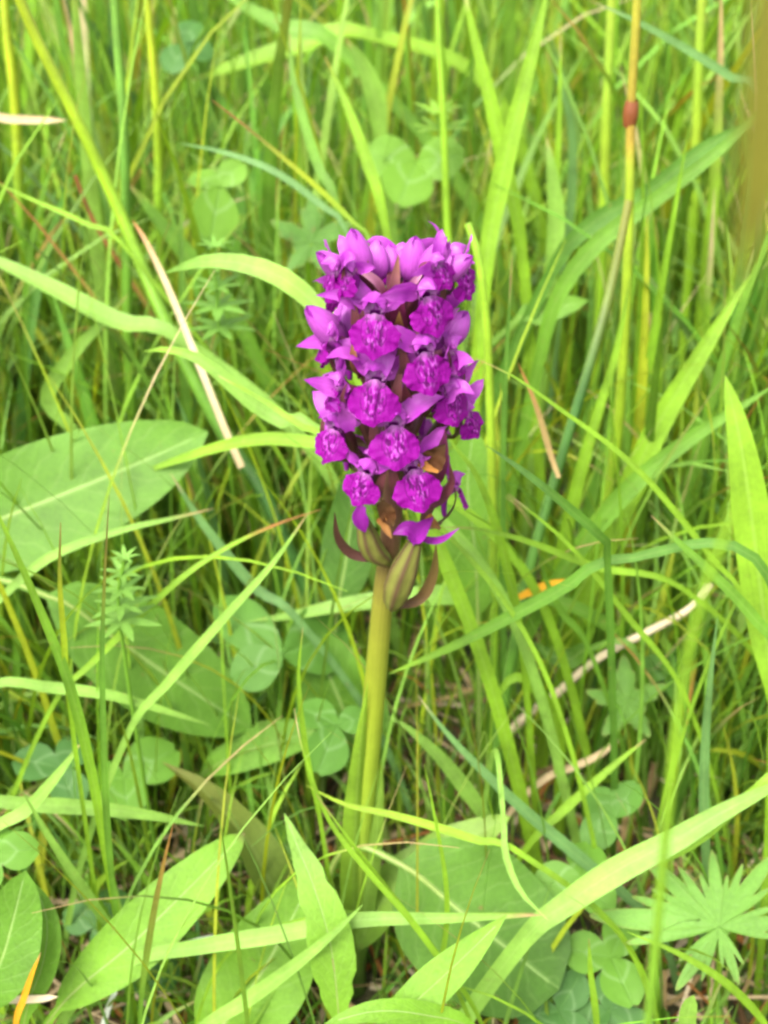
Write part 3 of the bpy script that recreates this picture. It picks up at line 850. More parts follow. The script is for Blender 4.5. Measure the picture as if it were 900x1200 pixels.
culm("tall yellow stem with a red joint and an orange upper sheath", [(700, 640), (722, 520), (731, 400), (736, 290), (738, 200), (739, 132), (744, 50), (748, -30)], (120, 140), 14,
     [(0, 'lime'), (0.3, (0.19, 0.28, 0.016)), (0.70, (0.19, 0.27, 0.016)), (0.745, (0.20, 0.17, 0.016)), (0.765, 'rust'), (0.80, (0.21, 0.16, 0.016)), (1, (0.20, 0.20, 0.014))], node=[(739, 133, 134.3, 'red')])
culm("dark green stem leaning across the tall yellow stem", [(600, 770), (622, 660), (652, 555), (690, 430), (715, 340), (737, 235)], (60, 110), 14, [(0, 'mid'), (0.6, 'dark'), (1, 'olive')])
blade("broad green blade sweeping in beneath the blurred brown blade", [(632, 420), (655, 345), (700, 285), (780, 225), (850, 170), (930, 95)], (150, 160), 22, 'grass', roll=0.2)
blade("second green blade sweeping beside the broad one under the blurred blade", [(640, 330), (690, 265), (760, 225), (830, 170), (920, 130)], (170, 180), 24, 'mid', roll=0.3)
blade("wide lime blade rising from the top flowers and crossing another", [(568, 330), (575, 270), (592, 190), (612, 110), (632, 30), (645, -30)], (160, 180), 25, [(0, 'lime'), (1, 'lime')], fold=0.35)
blade("lime blade that crosses the wide one to form a tall letter X", [(612, 300), (595, 210), (575, 120), (555, 40), (540, -30)], (175, 190), 20, 'lime')
blade("thin blue green blade slanting down to the blurred brown blade", [(900, 125), (855, 90), (800, 55), (740, 22), (690, 0)], (190, 190), 11, 'blue')
culm("upright yellow stem behind the tall jointed stem", [(706, 300), (710, 150), (714, 60), (718, -30)], (260, 270), 14, [(0, 'lime'), (0.4, (0.19, 0.275, 0.018)), (0.7, (0.165, 0.27, 0.02)), (1, (0.20, 0.26, 0.02))])
culm("yellow stem standing near the blurred brown blade's edge", [(812, 260), (816, 150), (820, 50), (824, -30)], (280, 290), 14, [(0, 'lime'), (0.4, (0.19, 0.275, 0.018)), (0.7, (0.165, 0.27, 0.02)), (1, (0.20, 0.26, 0.02))])
culm("slim lime stem rising from behind the top buds", [(528, 340), (524, 260), (520, 150), (515, 60), (512, -30)], (200, 220), 10, 'lime')
blade("fine upright blade between the crossing lime blades and the tall stem", [(640, 330), (650, 250), (655, 140), (657, 35)], (200, 210), 9, 'lime')
blade("grey green blade bowed beside the crossing lime blades", [(662, 300), (670, 230), (668, 140), (640, 60)], (220, 220), 12, 'blue')
blade("short wide pale blade standing behind the crossing lime blades", [(645, 330), (652, 260), (645, 190), (640, 160)], (190, 200), 22, 'pale')
blade("broad upright leaf blade with a blunt tip beside the yellow stem", [(905, 830), (897, 740), (885, 640), (868, 520), (850, 440)], (10, 40), 46, 'lime', prof='leaf', mat=M_GRASS, fold=0.25)
blade("wide lime blade fanning out from behind the tall yellow stem", [(690, 690), (735, 580), (770, 500), (830, 400), (880, 320)], (90, 120), 34, 'lime', roll=0.35)
blade("wide green blade below the fanning lime blade", [(640, 700), (720, 590), (800, 520), (910, 450)], (80, 100), 26, 'grass', roll=0.4)
blade("dark narrow leaf running from the side flowers to a sharp bend", [(712, 665), (705, 632), (660, 590), (610, 550), (570, 522)], (10, -5), 13, [(0, 'mid'), (0.5, 'mid'), (1, 'blue')], fold=0.4)
blade("long narrow green leaf crossing behind the stem under the seed capsules", [(730, 655), (660, 690), (600, 722), (530, 758), (455, 790)], (14, 25), 17, [(0, 'mid'), (0.6, 'grass'), (1, 'lime')], fold=0.35)
blade("very long thin lime blade arching down from beside the spike", [(880, 720), (835, 655), (745, 548), (650, 475), (600, 440), (552, 418)], (20, 35), 8, 'lime')
blade("thin lime blade running parallel below the long arching one", [(800, 810), (735, 722), (668, 640), (595, 578)], (30, 40), 8, 'lime')
blade("flat green blade with a pointed tip leaning against the broad upright leaf", [(925, 790), (880, 720), (830, 668), (795, 635), (763, 604)], (0, 10), 15, 'grass')
blade("tan dead blade curving behind the dark green leaning stem", [(655, 560), (646, 535), (628, 475), (607, 425)], (70, 80), 8, [(0, 'tan'), (0.5, (0.24, 0.17, 0.06)), (1, 'rust')], mat=M_DRY, rooted=False)
blade("short yellow orange dead blade lying under the long narrow leaf", [(608, 700), (625, 692), (645, 684), (665, 679)], (60, 60), 11, 'orange', mat=M_DRY, rooted=False)
straw("thick cream straw bent low over the ground beside the yellow stem", [(605, 850), (650, 815), (700, 772), (770, 735), (810, 712), (832, 685)], (70, 70), 11, 'cream', prof='culm')
blade("horizontal pale green blade passing behind the orchid's stem", [(640, 700), (560, 698), (480, 700), (400, 710), (340, 722), (290, 728)], (75, 70), 27, [(0, 'grass'), (0.6, 'pale'), (1, 'pale')], roll=0.2, fold=0.3)
blade("lime blade bending towards the seed capsules from the side", [(800, 690), (700, 665), (620, 635), (560, 620), (520, 618)], (45, 30), 10, 'lime')
blade("upright lime blade beside the curled bract", [(612, 760), (588, 640), (560, 560), (530, 520), (520, 500)], (40, 50), 13, 'lime')
culm("pair stem of yellow green standing just beside the spike", [(580, 790), (578, 640), (575, 500), (570, 380), (560, 300), (548, 262)], (70, 90), 13, [(0, 'grass'), (0.5, (0.18, 0.27, 0.018)), (1, 'lime')])
blade("thin green blade rising past the upper flowers into the clover", [(590, 760), (588, 600), (592, 450), (600, 300)], (60, 70), 10, 'mid')
blade("soft lime blade rising behind the dark leaning stem", [(640, 780), (660, 640), (690, 520), (720, 420), (740, 320)], (100, 120), 17, 'lime')
blade("slender blade ending in a dry tip above the straw", [(690, 760), (660, 720), (640, 680), (630, 640), (690, 650)][:4], (50, 50), 9, 'grass')

# lower part, round the foot of the orchid
blade("thin yellow blade arched over the foot of the large oval leaf", [(-30, 740), (0, 702), (60, 652), (140, 622), (200, 608), (250, 596)], (40, 60), 12, TIPB('pale', 'tan', 0.86))
blade("long narrow blade with a brown tip reaching towards the orchid", [(60, 830), (110, 775), (200, 688), (260, 645), (320, 616), (376, 597)], (20, 40), 9, TIPB('lime', 'rust', 0.78))
blade("pale straight blade crossing the clover beside the stem", [(150, 860), (197, 800), (260, 727), (318, 662), (362, 600)], (5, 15), 13, 'pale')
blade("grey green blade slanting under the brown tipped blade", [(345, 722), (300, 690), (240, 617), (200, 555)], (60, 70), 14, 'blue')
blade("upright thin dark blade with a brown tip in front of the large oval leaf", [(140, 1100), (126, 975), (120, 800), (122, 690), (128, 580)], (-30, -25), 9, [(0, 'grass'), (0.75, 'mid'), (0.85, 'olive'), (1, 'brown')])
blade("upright thin speckled yellow blade beside the dark tipped one", [(82, 830), (75, 750), (70, 680), (71, 612)], (-20, -20), 8, [(0, 'lime'), (0.6, 'yel'), (0.85, 'olive'), (1, 'rust')])
blade("lime blade leaning inwards from below the large oval leaf's stalk", [(120, 980), (108, 910), (82, 805), (45, 710), (0, 608), (-25, 560)], (-25, -15), 14, [(0, 'lime'), (0.5, 'grass'), (1, 'lime')])
blade("flat pale blade lying level over small clover leaves", [(-40, 945), (40, 943), (120, 948), (180, 956), (238, 968)], (-10, 0), 20, 'pale', roll=0.2)
blade("pale pointed blade lying level above the clover", [(-20, 805), (60, 806), (130, 815), (190, 832), (247, 850)], (15, 25), 15, 'pale')
blade("straight pale blade slanting up from the flat level blade", [(-20, 985), (30, 950), (70, 905), (95, 870)], (-20, -10), 17, 'pale')
blade("long wide pale blade crossing the orchid's foot almost level", [(150, 1128), (230, 1110), (330, 1094), (420, 1078), (520, 1076), (640, 1072)], (-40, -45), 22, 'pale', roll=0.15)
blade("pale tapering blade rising across the level one to the orchid's foot", [(225, 1215), (290, 1172), (350, 1128), (395, 1090), (425, 1060)], (-55, -48), 19, 'pale', fold=0.4)
straw("white thin straw bent beside the lance shaped lime leaf", [(120, 1205), (140, 1150), (165, 1120), (210, 1108), (252, 1095)], (-35, -20), 6, 'white', rooted=True)
straw("pale straw lying on the ground under the oval leaf pair", [(-10, 1178), (20, 1172), (45, 1171), (68, 1168)], (-50, -50), 9, 'cream')
blade("short orange dead blade standing before the oval leaf pair", [(18, 1205), (28, 1170), (38, 1140), (48, 1116)], (-60, -60), 9, 'orange', mat=M_DRY)
blade("steel blue blade slanting across to the wide pale blade", [(760, 1075), (690, 1014), (620, 955), (560, 898), (520, 855), (490, 815)], (-5, 10), 16, TIPB('blue', 'straw', 0.93), fold=0.3)
blade("soft pale blade with a sharp tip beside the steel blue one", [(575, 975), (560, 945), (520, 893), (480, 855), (455, 840)], (20, 25), 20, 'pale')
blade("wide pale striped blade rising from the round leaf's edge", [(615, 1100), (660, 1062), (720, 1022), (790, 985), (850, 950), (940, 905)], (-40, -25), 34, 'pale', roll=0.1, fold=0.3)
blade("thin lime blade ending above the round leaf", [(500, 1180), (520, 1110), (523, 1040), (510, 960), (497, 895)], (-45, -40), 7, 'lime')
blade("thin bright blade leaning on the orchid's foot", [(560, 1190), (520, 1130), (460, 1050), (410, 985), (370, 930)], (-50, -45), 8, 'lime')
blade("second thin bright blade crossing the orchid's foot", [(540, 1170), (490, 1090), (430, 1020), (385, 960), (355, 880), (345, 830)], (-55, -40), 8, 'lime')
blade("fine upright blade with a dry tip beside the clover", [(375, 960), (360, 890), (350, 800), (355, 735)], (-10, -5), 8, TIPB('lime', 'tan', 0.93))
blade("yellow green blade crossing the stem's pale sheath", [(610, 1000), (560, 985), (520, 972), (460, 955), (405, 943), (358, 920)], (-30, -22), 11, [(0, 'lime'), (1, (0.19, 0.28, 0.016))])
blade("thin level blade ending across the round leaf", [(380, 1072), (450, 1074), (540, 1072), (634, 1070)], (-38, -36), 6, 'lime')
blade("hanging pale blade tip curling over the round leaf", [(590, 960), (592, 1000), (610, 1045), (642, 1078)], (-25, -45), 9, 'pale', rooted=True)
culm("blurred yellow stem rising tall in front of the cut leaf", [(745, 1260), (760, 1190), (780, 980), (800, 800), (830, 675), (866, 585)], (-150, -150), 12, [(0, 'grass'), (0.6, 'lime'), (1, 'lime')])
blade("steel blue upright blade behind the wide pale striped blade", [(828, 1040), (825, 950), (826, 880), (832, 800), (841, 722)], (-5, 0), 13, 'blue')
blade("lime blade curved up from the steel blue upright blade", [(925, 900), (880, 930), (820, 985), (760, 1020)], (-20, -30), 13, 'lime')
blade("lime blade arching sharply over dead leaves", [(655, 900), (650, 845), (625, 805), (600, 795), (575, 830)], (50, 45), 20, 'lime', fold=0.5)
blade("dark wide blade standing behind the steel blue blade's tip", [(575, 950), (580, 880), (590, 820), (605, 760)], (50, 60), 22, 'mid')
straw("tan straw lying between clover and the arching blade", [(640, 912), (670, 900), (700, 886), (725, 868)], (50, 50), 8, 'straw')
blade("straight lime blade slanting up past the small clovers", [(620, 990), (660, 950), (710, 905), (757, 866)], (10, 20), 12, 'lime')
blade("cut off pale blade stub standing below the cut leaf", [(803, 1220), (806, 1190), (810, 1175), (813, 1166)], (-70, -70), 20, 'pale', prof='strap')
blade("green blade arching down under the cut leaf", [(905, 1215), (860, 1160), (800, 1120), (735, 1092)], (-55, -50), 11, 'lime')
blade("stiff thin blade at the side of the small trefoil clover", [(700, 1215), (696, 1170), (692, 1140), (690, 1100)], (-50, -45), 9, 'lime')
blade("brown tipped narrow blade beside the lance shaped lime leaf", [(165, 1180), (175, 1100), (190, 1020), (203, 965)], (-50, -45), 9, [(0, 'grass'), (0.6, 'olive'), (1, 'rust')])
blade("thin bowed blade behind the lance shaped lime leaf", [(150, 1120), (110, 1060), (60, 985), (25, 925)], (-25, -20), 13, 'pale')

# the out-of-focus dead blade close to the lens: it arches over from a tuft beside the viewer
D0 = 62
grow("grass_shoot", "blurred olive brown dead blade hanging down over the sweeping green blades", "grass blade", None, None, 100,
     [(0, 'olive'), (0.45, (0.075, 0.068, 0.004)), (1, (0.072, 0.070, 0.004))], prof='hang', fold=0.25, n=60, rooted=False, protect=False,
     mat=M_DRY, pts3=[(150, -160, -2), (125, -168, 150), (88, -176, 300), (55, -180, 366), tuple(PD(1010, -190, D0)), tuple(PD(935, -60, D0)), tuple(PD(916, 90, D0)), tuple(PD(892, 215, D0)), tuple(PD(862, 345, D0 + 2))])

# ------------------------------------------------------------------ broad leaves
def broad(name, label, pts, Y, w, col, prof='leaf', **k):
    k.setdefault('fold', 0.14); k.setdefault('nx', 8); k.setdefault('n', 36); k.setdefault('midrib', 1.0); k.setdefault('ripple', 0.10)
    return grow(name, label, "leaf", pts, Y, w, col, prof=prof, **k)
broad("dock_leaf", "large smooth oval leaf with a pale midrib pointing at the orchid", [(-95, 660), (-20, 618), (60, 585), (150, 548), (244, 506)], (70, 95), 138, 'docks')
broad("dock_leaf", "dull broad leaf half hidden under the large oval leaf", [(60, 700), (130, 745), (210, 800), (295, 855)], (60, 55), 120, 'docks')
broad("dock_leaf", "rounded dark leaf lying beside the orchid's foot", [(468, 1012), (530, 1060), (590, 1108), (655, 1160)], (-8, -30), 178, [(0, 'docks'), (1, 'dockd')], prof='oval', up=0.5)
broad("lance_leaf", "bright lime lance shaped leaf with a blunt brown tip", [(70, 1180), (150, 1110), (200, 1062), (250, 1012), (287, 976)], (-45, -15), 74, [(0, 'leafl'), (0.96, 'leafl'), (1, 'brown')])
broad("lance_leaf", "upright pointed leaf with red edged teeth at the orchid's foot", [(398, 1200), (388, 1110), (368, 1040), (350, 995), (333, 953)], (-55, -30), 55, [(0, 'leafl'), (1, 'pale')], prof='lance', nibble=0.25)
broad("lance_leaf", "narrow lime leaf below the rounded dark leaf", [(440, 1215), (480, 1180), (540, 1125), (594, 1072)], (-75, -55), 48, 'leafl', prof='lance')
broad("lance_leaf", "wide pale leaf spread flat under the toothed leaf", [(240, 1230), (300, 1150), (340, 1080), (375, 1010)], (-40, -15), 120, [(0, 'leafl'), (1, 'grass')], prof='lance')
broad("oval_leaf", "darker blunt leaf of the oval leaf pair", [(-30, 1190), (0, 1130), (15, 1080), (30, 1020)], (-55, -40), 80, 'docks')
broad("oval_leaf", "paler leaf edge behind the darker one of the oval pair", [(30, 1190), (50, 1130), (55, 1080), (40, 1035)], (-50, -36), 36, 'grass')
broad("dock_leaf", "mid green leaf behind the stem under the clover", [(432, 900), (410, 850), (385, 790), (360, 740)], (55, 70), 105, 'docks')
broad("dock_leaf", "dull hairy leaf lying below the broken clover", [(240, 905), (290, 880), (350, 862), (420, 838)], (50, 50), 46, 'grass', prof='lance')
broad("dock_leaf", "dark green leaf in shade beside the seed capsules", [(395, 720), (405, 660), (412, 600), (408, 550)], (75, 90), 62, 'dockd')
broad("dock_leaf", "broad bright leaf standing behind the lowest flowers and curled bract", [(560, 720), (556, 640), (548, 570), (555, 500)], (70, 90), 78, 'grass')
broad("lance_leaf", "pale leaf lying level beside the rounded dark leaf's tip", [(560, 1210), (500, 1190), (440, 1185), (380, 1200)], (-70, -75), 30, 'leafl')
broad("dock_leaf", "smooth leaf behind the tall stem in the shade", [(600, 380), (625, 370), (655, 360), (690, 352)], (170, 170), 28, 'grass')
broad("lance_leaf", "small pointed leaf above the thick cream straw", [(690, 760), (670, 772), (645, 768), (625, 752)], (70, 75), 24, 'docks', prof='lance')

# ------------------------------------------------------------------ clover
def leaflet_mesh():
    n, m = 12, 9
    t = np.linspace(0, 1, n)
    hw = 0.5 * np.clip(np.sin(math.pi * t ** 1.15), 0, 1) ** 0.58 * 0.86
    hw[-1] = 0.09; hw[0] = 0.02
    u = np.linspace(-1, 1, m)
    X = u[None, :] * hw[:, None]
    Z = 0.10 * np.abs(X) - 0.18 * (t[:, None] - 0.2) ** 2 * (t[:, None] > 0.2) + 0.01 * np.sin(u * 9)[None, :] * np.ones((n, 1))
    tt = t[:, None] - 0.05 * (1 - np.abs(u))[None, :] * (t[:, None] > 0.9)
    V = np.stack([X, np.broadcast_to(tt, X.shape), Z], 2).reshape(-1, 3)
    uv = np.stack(np.broadcast_arrays((u[None, :] + 1) / 2, t[:, None]), 2).reshape(-1, 2)
    return V, grid_faces(n, m), uv
_LV, _LF, _LU = leaflet_mesh()
LEAFLETS = {}
def leaflet_data(key, c):
    if key not in LEAFLETS:
        LEAFLETS[key] = mesh_data("leaflet", _LV, _LF, _LU, np.tile(c, (len(_LV), 1)), M_CLOVER)
    return LEAFLETS[key]
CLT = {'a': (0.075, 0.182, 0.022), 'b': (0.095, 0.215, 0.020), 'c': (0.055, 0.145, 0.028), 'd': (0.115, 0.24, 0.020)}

def clover(label, c, Y, leafs, key='a', group=None, pos=None, upness=0.45, protect=True):
    """leafs: (direction in degrees as seen, length in pixels)"""
    q = PY(c[0], c[1], Y, 12) if pos is None else np.asarray(pos, float)
    N = unit(unit(CAM - q) * (1 - upness) + np.array([0, 0, 1]) * upness)
    R_ = unit(RGT - N * (RGT @ N)); U_ = np.cross(N, R_)
    root = np.array([q[0] + random.uniform(-8, 8), q[1] + random.uniform(2, 12), -1])
    o = empty("clover", root)
    tag(o, label, "clover", group)
    P = spline([root, root * [0.6, 0.6, 0] + q * [0.4, 0.4, 0.6], q], 9)
    V, F, UV = tube(P, np.linspace(0.9, 0.6, 9), 6)
    put("stalk", mesh_data("stalk", V - root, F, UV, np.tile(tint('grass'), (len(V), 1)), M_FLESH), o)
    for ang, ln, *nar in leafs:
        a = math.radians(ang)
        d = R_ * math.cos(a) + U_ * math.sin(a)
        n2 = unit(N + 0.35 * np.random.default_rng(int(abs(q[0] * 7 + ang))).normal(size=3) * 0.6)
        d = unit(d - n2 * (d @ n2)); s = np.cross(d, n2)
        L = ln * float(px_mm(q)); s = s * (nar[0] if nar else 1.0)
        m = Matrix(((s[0] * L, d[0] * L, n2[0] * L, 0), (s[1] * L, d[1] * L, n2[1] * L, 0), (s[2] * L, d[2] * L, n2[2] * L, 0), (0, 0, 0, 1)))
        m = Matrix.Translation(Vector((q - root) * MM)) @ m.to_3x3().to_4x4()
        m2 = m.copy()
        put("leaflet", leaflet_data(key, CLT[key]), o, mat4=m2)
        if protect: guard(q + _LV[:, :1] * s * L + _LV[:, 1:2] * d * L)
    return o
_LV = _LV
clover("clover with one folded nibbled leaflet beside the orchid's stem", (331, 768), 60, [(22, 100), (205, 66), (140, 122, 0.55)], 'a')
clover("clover with two broad leaflets under the flat level blade", (145, 912), 30, [(38, 74), (285, 58), (170, 62)], 'b')
clover("small trefoil clover with round leaflets below the cut leaf", (716, 1122), -22, [(170, 58), (62, 56), (288, 62)], 'b')
clover("clover of three small leaflets above the wide pale striped blade", (722, 958), 20, [(215, 50), (130, 48), (50, 48)], 'a')
clover("clover partly covered by the steel blue blade", (682, 1030), -5, [(185, 58), (75, 55), (310, 50)], 'b')
clover("clover with pale round leaflets above the topmost buds", (488, 190), 250, [(176, 62), (2, 60), (250, 72)], 'd')
clover("clover with a reddish edged leaflet behind the grey green blade", (258, 218), 200, [(265, 66), (50, 40), (150, 42)], 'd')
clover("dark bluish clover in the shaded gap between tall stems", (214, 52), 330, [(70, 40), (250, 42), (350, 38)], 'c')
clover("clover with shaded leaflets beside the upright dark tipped blade", (70, 900), 30, [(170, 56), (300, 52), (60, 50)], 'c')
clover("clover in shade behind the orchid's pale sheath", (395, 850), 40, [(250, 62), (150, 56), (20, 40)], 'a')
clover("clover peeping out above the oval leaf pair", (-8, 1000), -25, [(10, 52), (100, 46), (260, 48)], 'b')
clover("dark clover low under the small trefoil clover", (715, 1185), -30, [(200, 56), (320, 58), (80, 50)], 'c')
clover("clover low between the rounded dark leaf and the stiff thin blade", (655, 1185), -30, [(190, 50), (60, 52), (300, 50)], 'c')

# ------------------------------------------------------------------ cut leaf (meadow cranesbill) at the foot of the blurred stem
def cut_leaf(label, c, Y, lobes, tone, upness=0.3, rmin=0.12, wide=1.9):
    q = PY(c[0], c[1], Y, 12)
    N = unit(unit(CAM - q) * (1 - upness) + np.array([0, 0, 1]) * upness)
    R_ = unit(RGT - N * (RGT @ N)); U_ = np.cross(N, R_)
    na, nr = 300, 16
    th = np.linspace(0, 2 * math.pi, na + 1)
    rad = np.full(na + 1, 0.0)
    mm = float(px_mm(q))
    for ang, ln in lobes:
        a0 = math.radians(ang)
        for da, f, sw in ((0, 1.0, 0.11), (0.26, 0.74, 0.075), (-0.25, 0.70, 0.08)):
            d = np.abs(np.angle(np.exp(1j * (th - a0 - da))))
            rad = np.maximum(rad, ln * mm * f * np.exp(-(d / (sw * wide)) ** 1.6))
    rad = np.maximum(rad, rmin * 110 * mm)
    rr = np.linspace(0.01, 1, nr)
    r2 = rr[:, None] * rad[None, :]
    bend = -0.0032 * r2 ** 2 + 0.6 * np.sin(th * 5)[None, :] * rr[:, None]
    V = q + R_ * (r2 * np.cos(th))[:, :, None] + U_ * (r2 * np.sin(th))[:, :, None] + N * bend[:, :, None]
    V = V.reshape(-1, 3)
    V[:, 2] = np.maximum(V[:, 2], 1.0)
    uv = np.stack([np.broadcast_to((th / (2 * math.pi) * len(lobes)) % 1.0, (nr, na + 1)), np.broadcast_to(rr[:, None], (nr, na + 1))], 2).reshape(-1, 2)
    C = np.repeat(colour_rows([(0, tone), (0.93, tone), (1, (0.13, 0.17, 0.03))], rr), na + 1, 0)
    root = np.array([q[0] + 10, q[1] + 14, -1])
    o = empty("cut_leaf", root)
    tag(o, label, "leaf")
    put("blade", mesh_data("blade", V - root, grid_faces(nr, na + 1), uv, C, M_FORB), o)
    P = spline([root, (root + q) / 2 + [2, 2, 4], q], 9)
    W, F, UV = tube(P, np.linspace(1.1, 0.7, 9), 6)
    put("stalk", mesh_data("stalk", W - root, F, UV, np.tile(tint('lime'), (len(W), 1)), M_FLESH), o)
    guard(V)
cut_leaf("deeply cut leaf with pointed lobes under the blurred yellow stem", (843, 1086), -35, [(172, 152), (132, 120), (88, 90), (48, 112), (2, 100), (-78, 66), (-130, 90)], (0.10, 0.215, 0.03))
cut_leaf("toothed small leaf in shade beside the flat grass clump", (735, 825), 55, [(90, 60), (25, 52), (160, 50), (-60, 46), (-130, 48)], (0.08, 0.18, 0.02), rmin=0.2, wide=3.4)
cut_leaf("toothed dull leaf in the grass above the pale arching blade", (365, 285), 190, [(90, 60), (30, 55), (150, 55), (-60, 45), (-130, 45)], (0.07, 0.165, 0.02), rmin=0.2, wide=3.4)

# ------------------------------------------------------------------ bedstraw: stems with whorls of narrow leaves
def bedstraw(label, foot, top, Y, whorls, size, tone):
    A, B = PY(*foot, Y), PY(*top, Y)
    root = np.array([A[0], A[1], -1.0])
    o = empty("bedstraw", root)
    tag(o, label, "bedstraw")
    P = spline([root, A, B], 14)
    V, F, U = tube(P, np.linspace(0.7, 0.45, 14), 6)
    put("stem", mesh_data("stem", V - root, F, U, np.tile(tint('grass'), (len(V), 1)), M_FLESH), o)
    for i in range(whorls):
        f = 1 - i * 0.26 / max(1, whorls / 4)
        if f < 0.15: break
        c = A + (B - A) * f if f > 0 else A
        for j in range(7):
            a = j * 2 * math.pi / 7 + i * 0.4
            L = size * (0.6 + 0.16 * i) * random.uniform(0.85, 1.15)
            d = np.array([math.cos(a), math.sin(a), 0.45 - 0.12 * i])
            Q = spline([c, c + d * L * 0.55, c + d * L * [1, 1, 0.7]], 6)
            t = np.linspace(0, 1, 6)
            V, F, U = ribbon(Q, np.maximum(prof_lance(t) * L * 0.28, 0.1), np.broadcast_to(np.array([0, 0, 1.0]), Q.shape), 2, 0.2)
            put("leaf", mesh_data("leaf", V - root, F, U, np.tile(tone, (len(V), 1)), M_GRASS), o)
            guard(V)
bedstraw("bedstraw sprig with whorled leaves in front of the large oval leaf", (142, 740), (146, 655), 20, 5, 8, (0.13, 0.26, 0.04))
bedstraw("bedstraw sprig under the smooth arching blade", (258, 400), (252, 290), 130, 5, 10, (0.12, 0.25, 0.035))
bedstraw("bedstraw sprig with narrow leaves standing over the round clover", (522, 210), (512, 135), 230, 2, 16, (0.15, 0.28, 0.025))

# ------------------------------------------------------------------ the rest of the meadow
def blocked(P, tol=4.0, G=None):
    x, y, z = proj(P)
    ok = (x >= 0) & (x < 900) & (y >= 0) & (y < 1200) & (z > 2)
    if not ok.any(): return False
    g = (GUARD if G is None else G)[(y[ok] // CELL).astype(int), (x[ok] // CELL).astype(int)]
    return int(((g > 0) & (z[ok] < g - tol)).sum())

def grass_pts(root, h, lean, az, droop, n):
    t = np.linspace(0, 1, n)
    a = lean * t + droop * t ** 2.2                     # angle from upright along the blade
    ds = h / (n - 1)
    am = (a[1:] + a[:-1]) / 2
    hor = np.concatenate([[0], np.cumsum(np.sin(am) * ds)])
    ver = np.concatenate([[0], np.cumsum(np.cos(am) * ds)])
    P = np.stack([root[0] + hor * math.cos(az), root[1] + hor * math.sin(az), root[2] + ver], 1)
    P[:, 2] = np.maximum(P[:, 2], 1.5 + root[2])
    return P

PAL = [('lime', 0.34), ('grass', 0.26), ('mid', 0.15), ('yel', 0.08), ('pale', 0.12), ('blue', 0.025), ('dark', 0.01)]
PALN = [p for p, _ in PAL]; PALW = np.array([w for _, w in PAL]); PALW /= PALW.sum()
blades = []          # (P, W, N, C, px area, kind of colour)
def try_blade(x, y, h, w, lean, az, droop, tintname=None, n=10, allow=0, tips=0.3, shade=1.0, G=None):
    P = grass_pts((x, y, -2), h, lean, az, droop, n)
    if np.min((P - CAM) @ FWD) < 150 and np.max(P[:, 2]) > 60:
        px, py, z = proj(P)
        if ((px > -60) & (px < 960) & (py > -60) & (py < 1260) & (z > 0) & (z < 200)).any(): return False
    dense = np.vstack([P, (P[1:] * 2 + P[:-1]) / 3, (P[1:] + P[:-1] * 2) / 3])
    if blocked(dense, G=G) > allow: return False
    t = np.linspace(0, 1, n)
    W = np.maximum(prof_blade(t) * w, 0.12)
    c = tintname or RNG.choice(PALN, p=PALW)
    base = tint(c) * RNG.uniform(0.75, 1.2) * shade * (1 + RNG.normal(0, 0.06, 3))
    C = np.tile(np.clip(base, 0.003, 0.9), (n, 1))
    k = RNG.random()
    if k < tips:
        e = tint(RNG.choice(['tan', 'straw', 'rust', 'olive'])); f = np.clip((t - RNG.uniform(0.7, 0.92)) * 9, 0, 1)[:, None]
        C = C * (1 - f) + e * f
    f = np.clip(0.22 - t, 0, 1)[:, None] * RNG.uniform(0, 2.0)       # yellowed or reddish sheath at the foot
    C = C * (1 - f) + tint(RNG.choice(['olive', 'tan', 'pale', 'red', 'yel'])) * f
    rot = RNG.uniform(-1.2, 1.2)
    N = np.tile(unit(np.array([math.cos(az + math.pi + rot) * 0.8, math.sin(az + math.pi + rot) * 0.8, 0.55])), (n, 1))
    px, py, z = proj(P)
    vis = (px > 0) & (px < 900) & (py > 0) & (py < 1200)
    area = float((np.hypot(np.diff(px), np.diff(py)) * (vis[1:] & vis[:-1])).sum() * w * FPX / np.mean(np.maximum(z, 60)))
    mid = (float(px[vis].mean()), float(py[vis].mean())) if vis.any() else (0, 0)
    look = ("fine" if w < 1.5 else "slender" if w < 3 else "broad" if w < 5 else "very broad") + (" dry tipped" if k < tips else "")
    bend = lean + droop
    pose = "bolt upright" if bend < 0.25 else "slightly bowed" if bend < 0.6 else "arching" if bend < 1.1 else "bent over"
    blades.append((P, W, N, C, area, c, y, mid, look, pose))
    return True

# tall grass standing behind the orchid
made = 0
for i in range(4800):
    y = 120 + 1500 * RNG.random() ** 1.7
    half = 0.36 * (y + 260) + 90
    x = RNG.uniform(-half, half)
    h = RNG.uniform(110, 300) * (0.75 + 0.45 * min(1, y / 500))
    wide = RNG.random()
    w = RNG.uniform(1.4, 3.0) if wide < 0.36 else (RNG.uniform(3.0, 5.4) if wide < 0.82 else RNG.uniform(5.4, 9.0))
    lean = abs(RNG.normal(0, 0.22)); droop = abs(RNG.normal(0, 0.5))
    if RNG.random() < 0.16: lean += RNG.uniform(0.3, 0.9)
    made += try_blade(x, y, h, w, lean, RNG.uniform(0, 6.283), droop, allow=RNG.choice([0, 0, 1, 2]))
# lower, tangled grass round the orchid
for i in range(4000):
    y = RNG.uniform(-60, 260)
    x = RNG.uniform(-1, 1) * (0.36 * (y + 250) + 70)
    h = RNG.uniform(25, 110) * (0.6 + 0.5 * np.clip((y + 60) / 250, 0, 1))
    w = RNG.uniform(0.8, 2.0) if RNG.random() < 0.7 else RNG.uniform(2.0, 4.2)
    lean = abs(RNG.normal(0.35, 0.4)); droop = abs(RNG.normal(0, 0.8))
    try_blade(x, y, h, w, lean, RNG.uniform(0, 6.283), droop, allow=0)
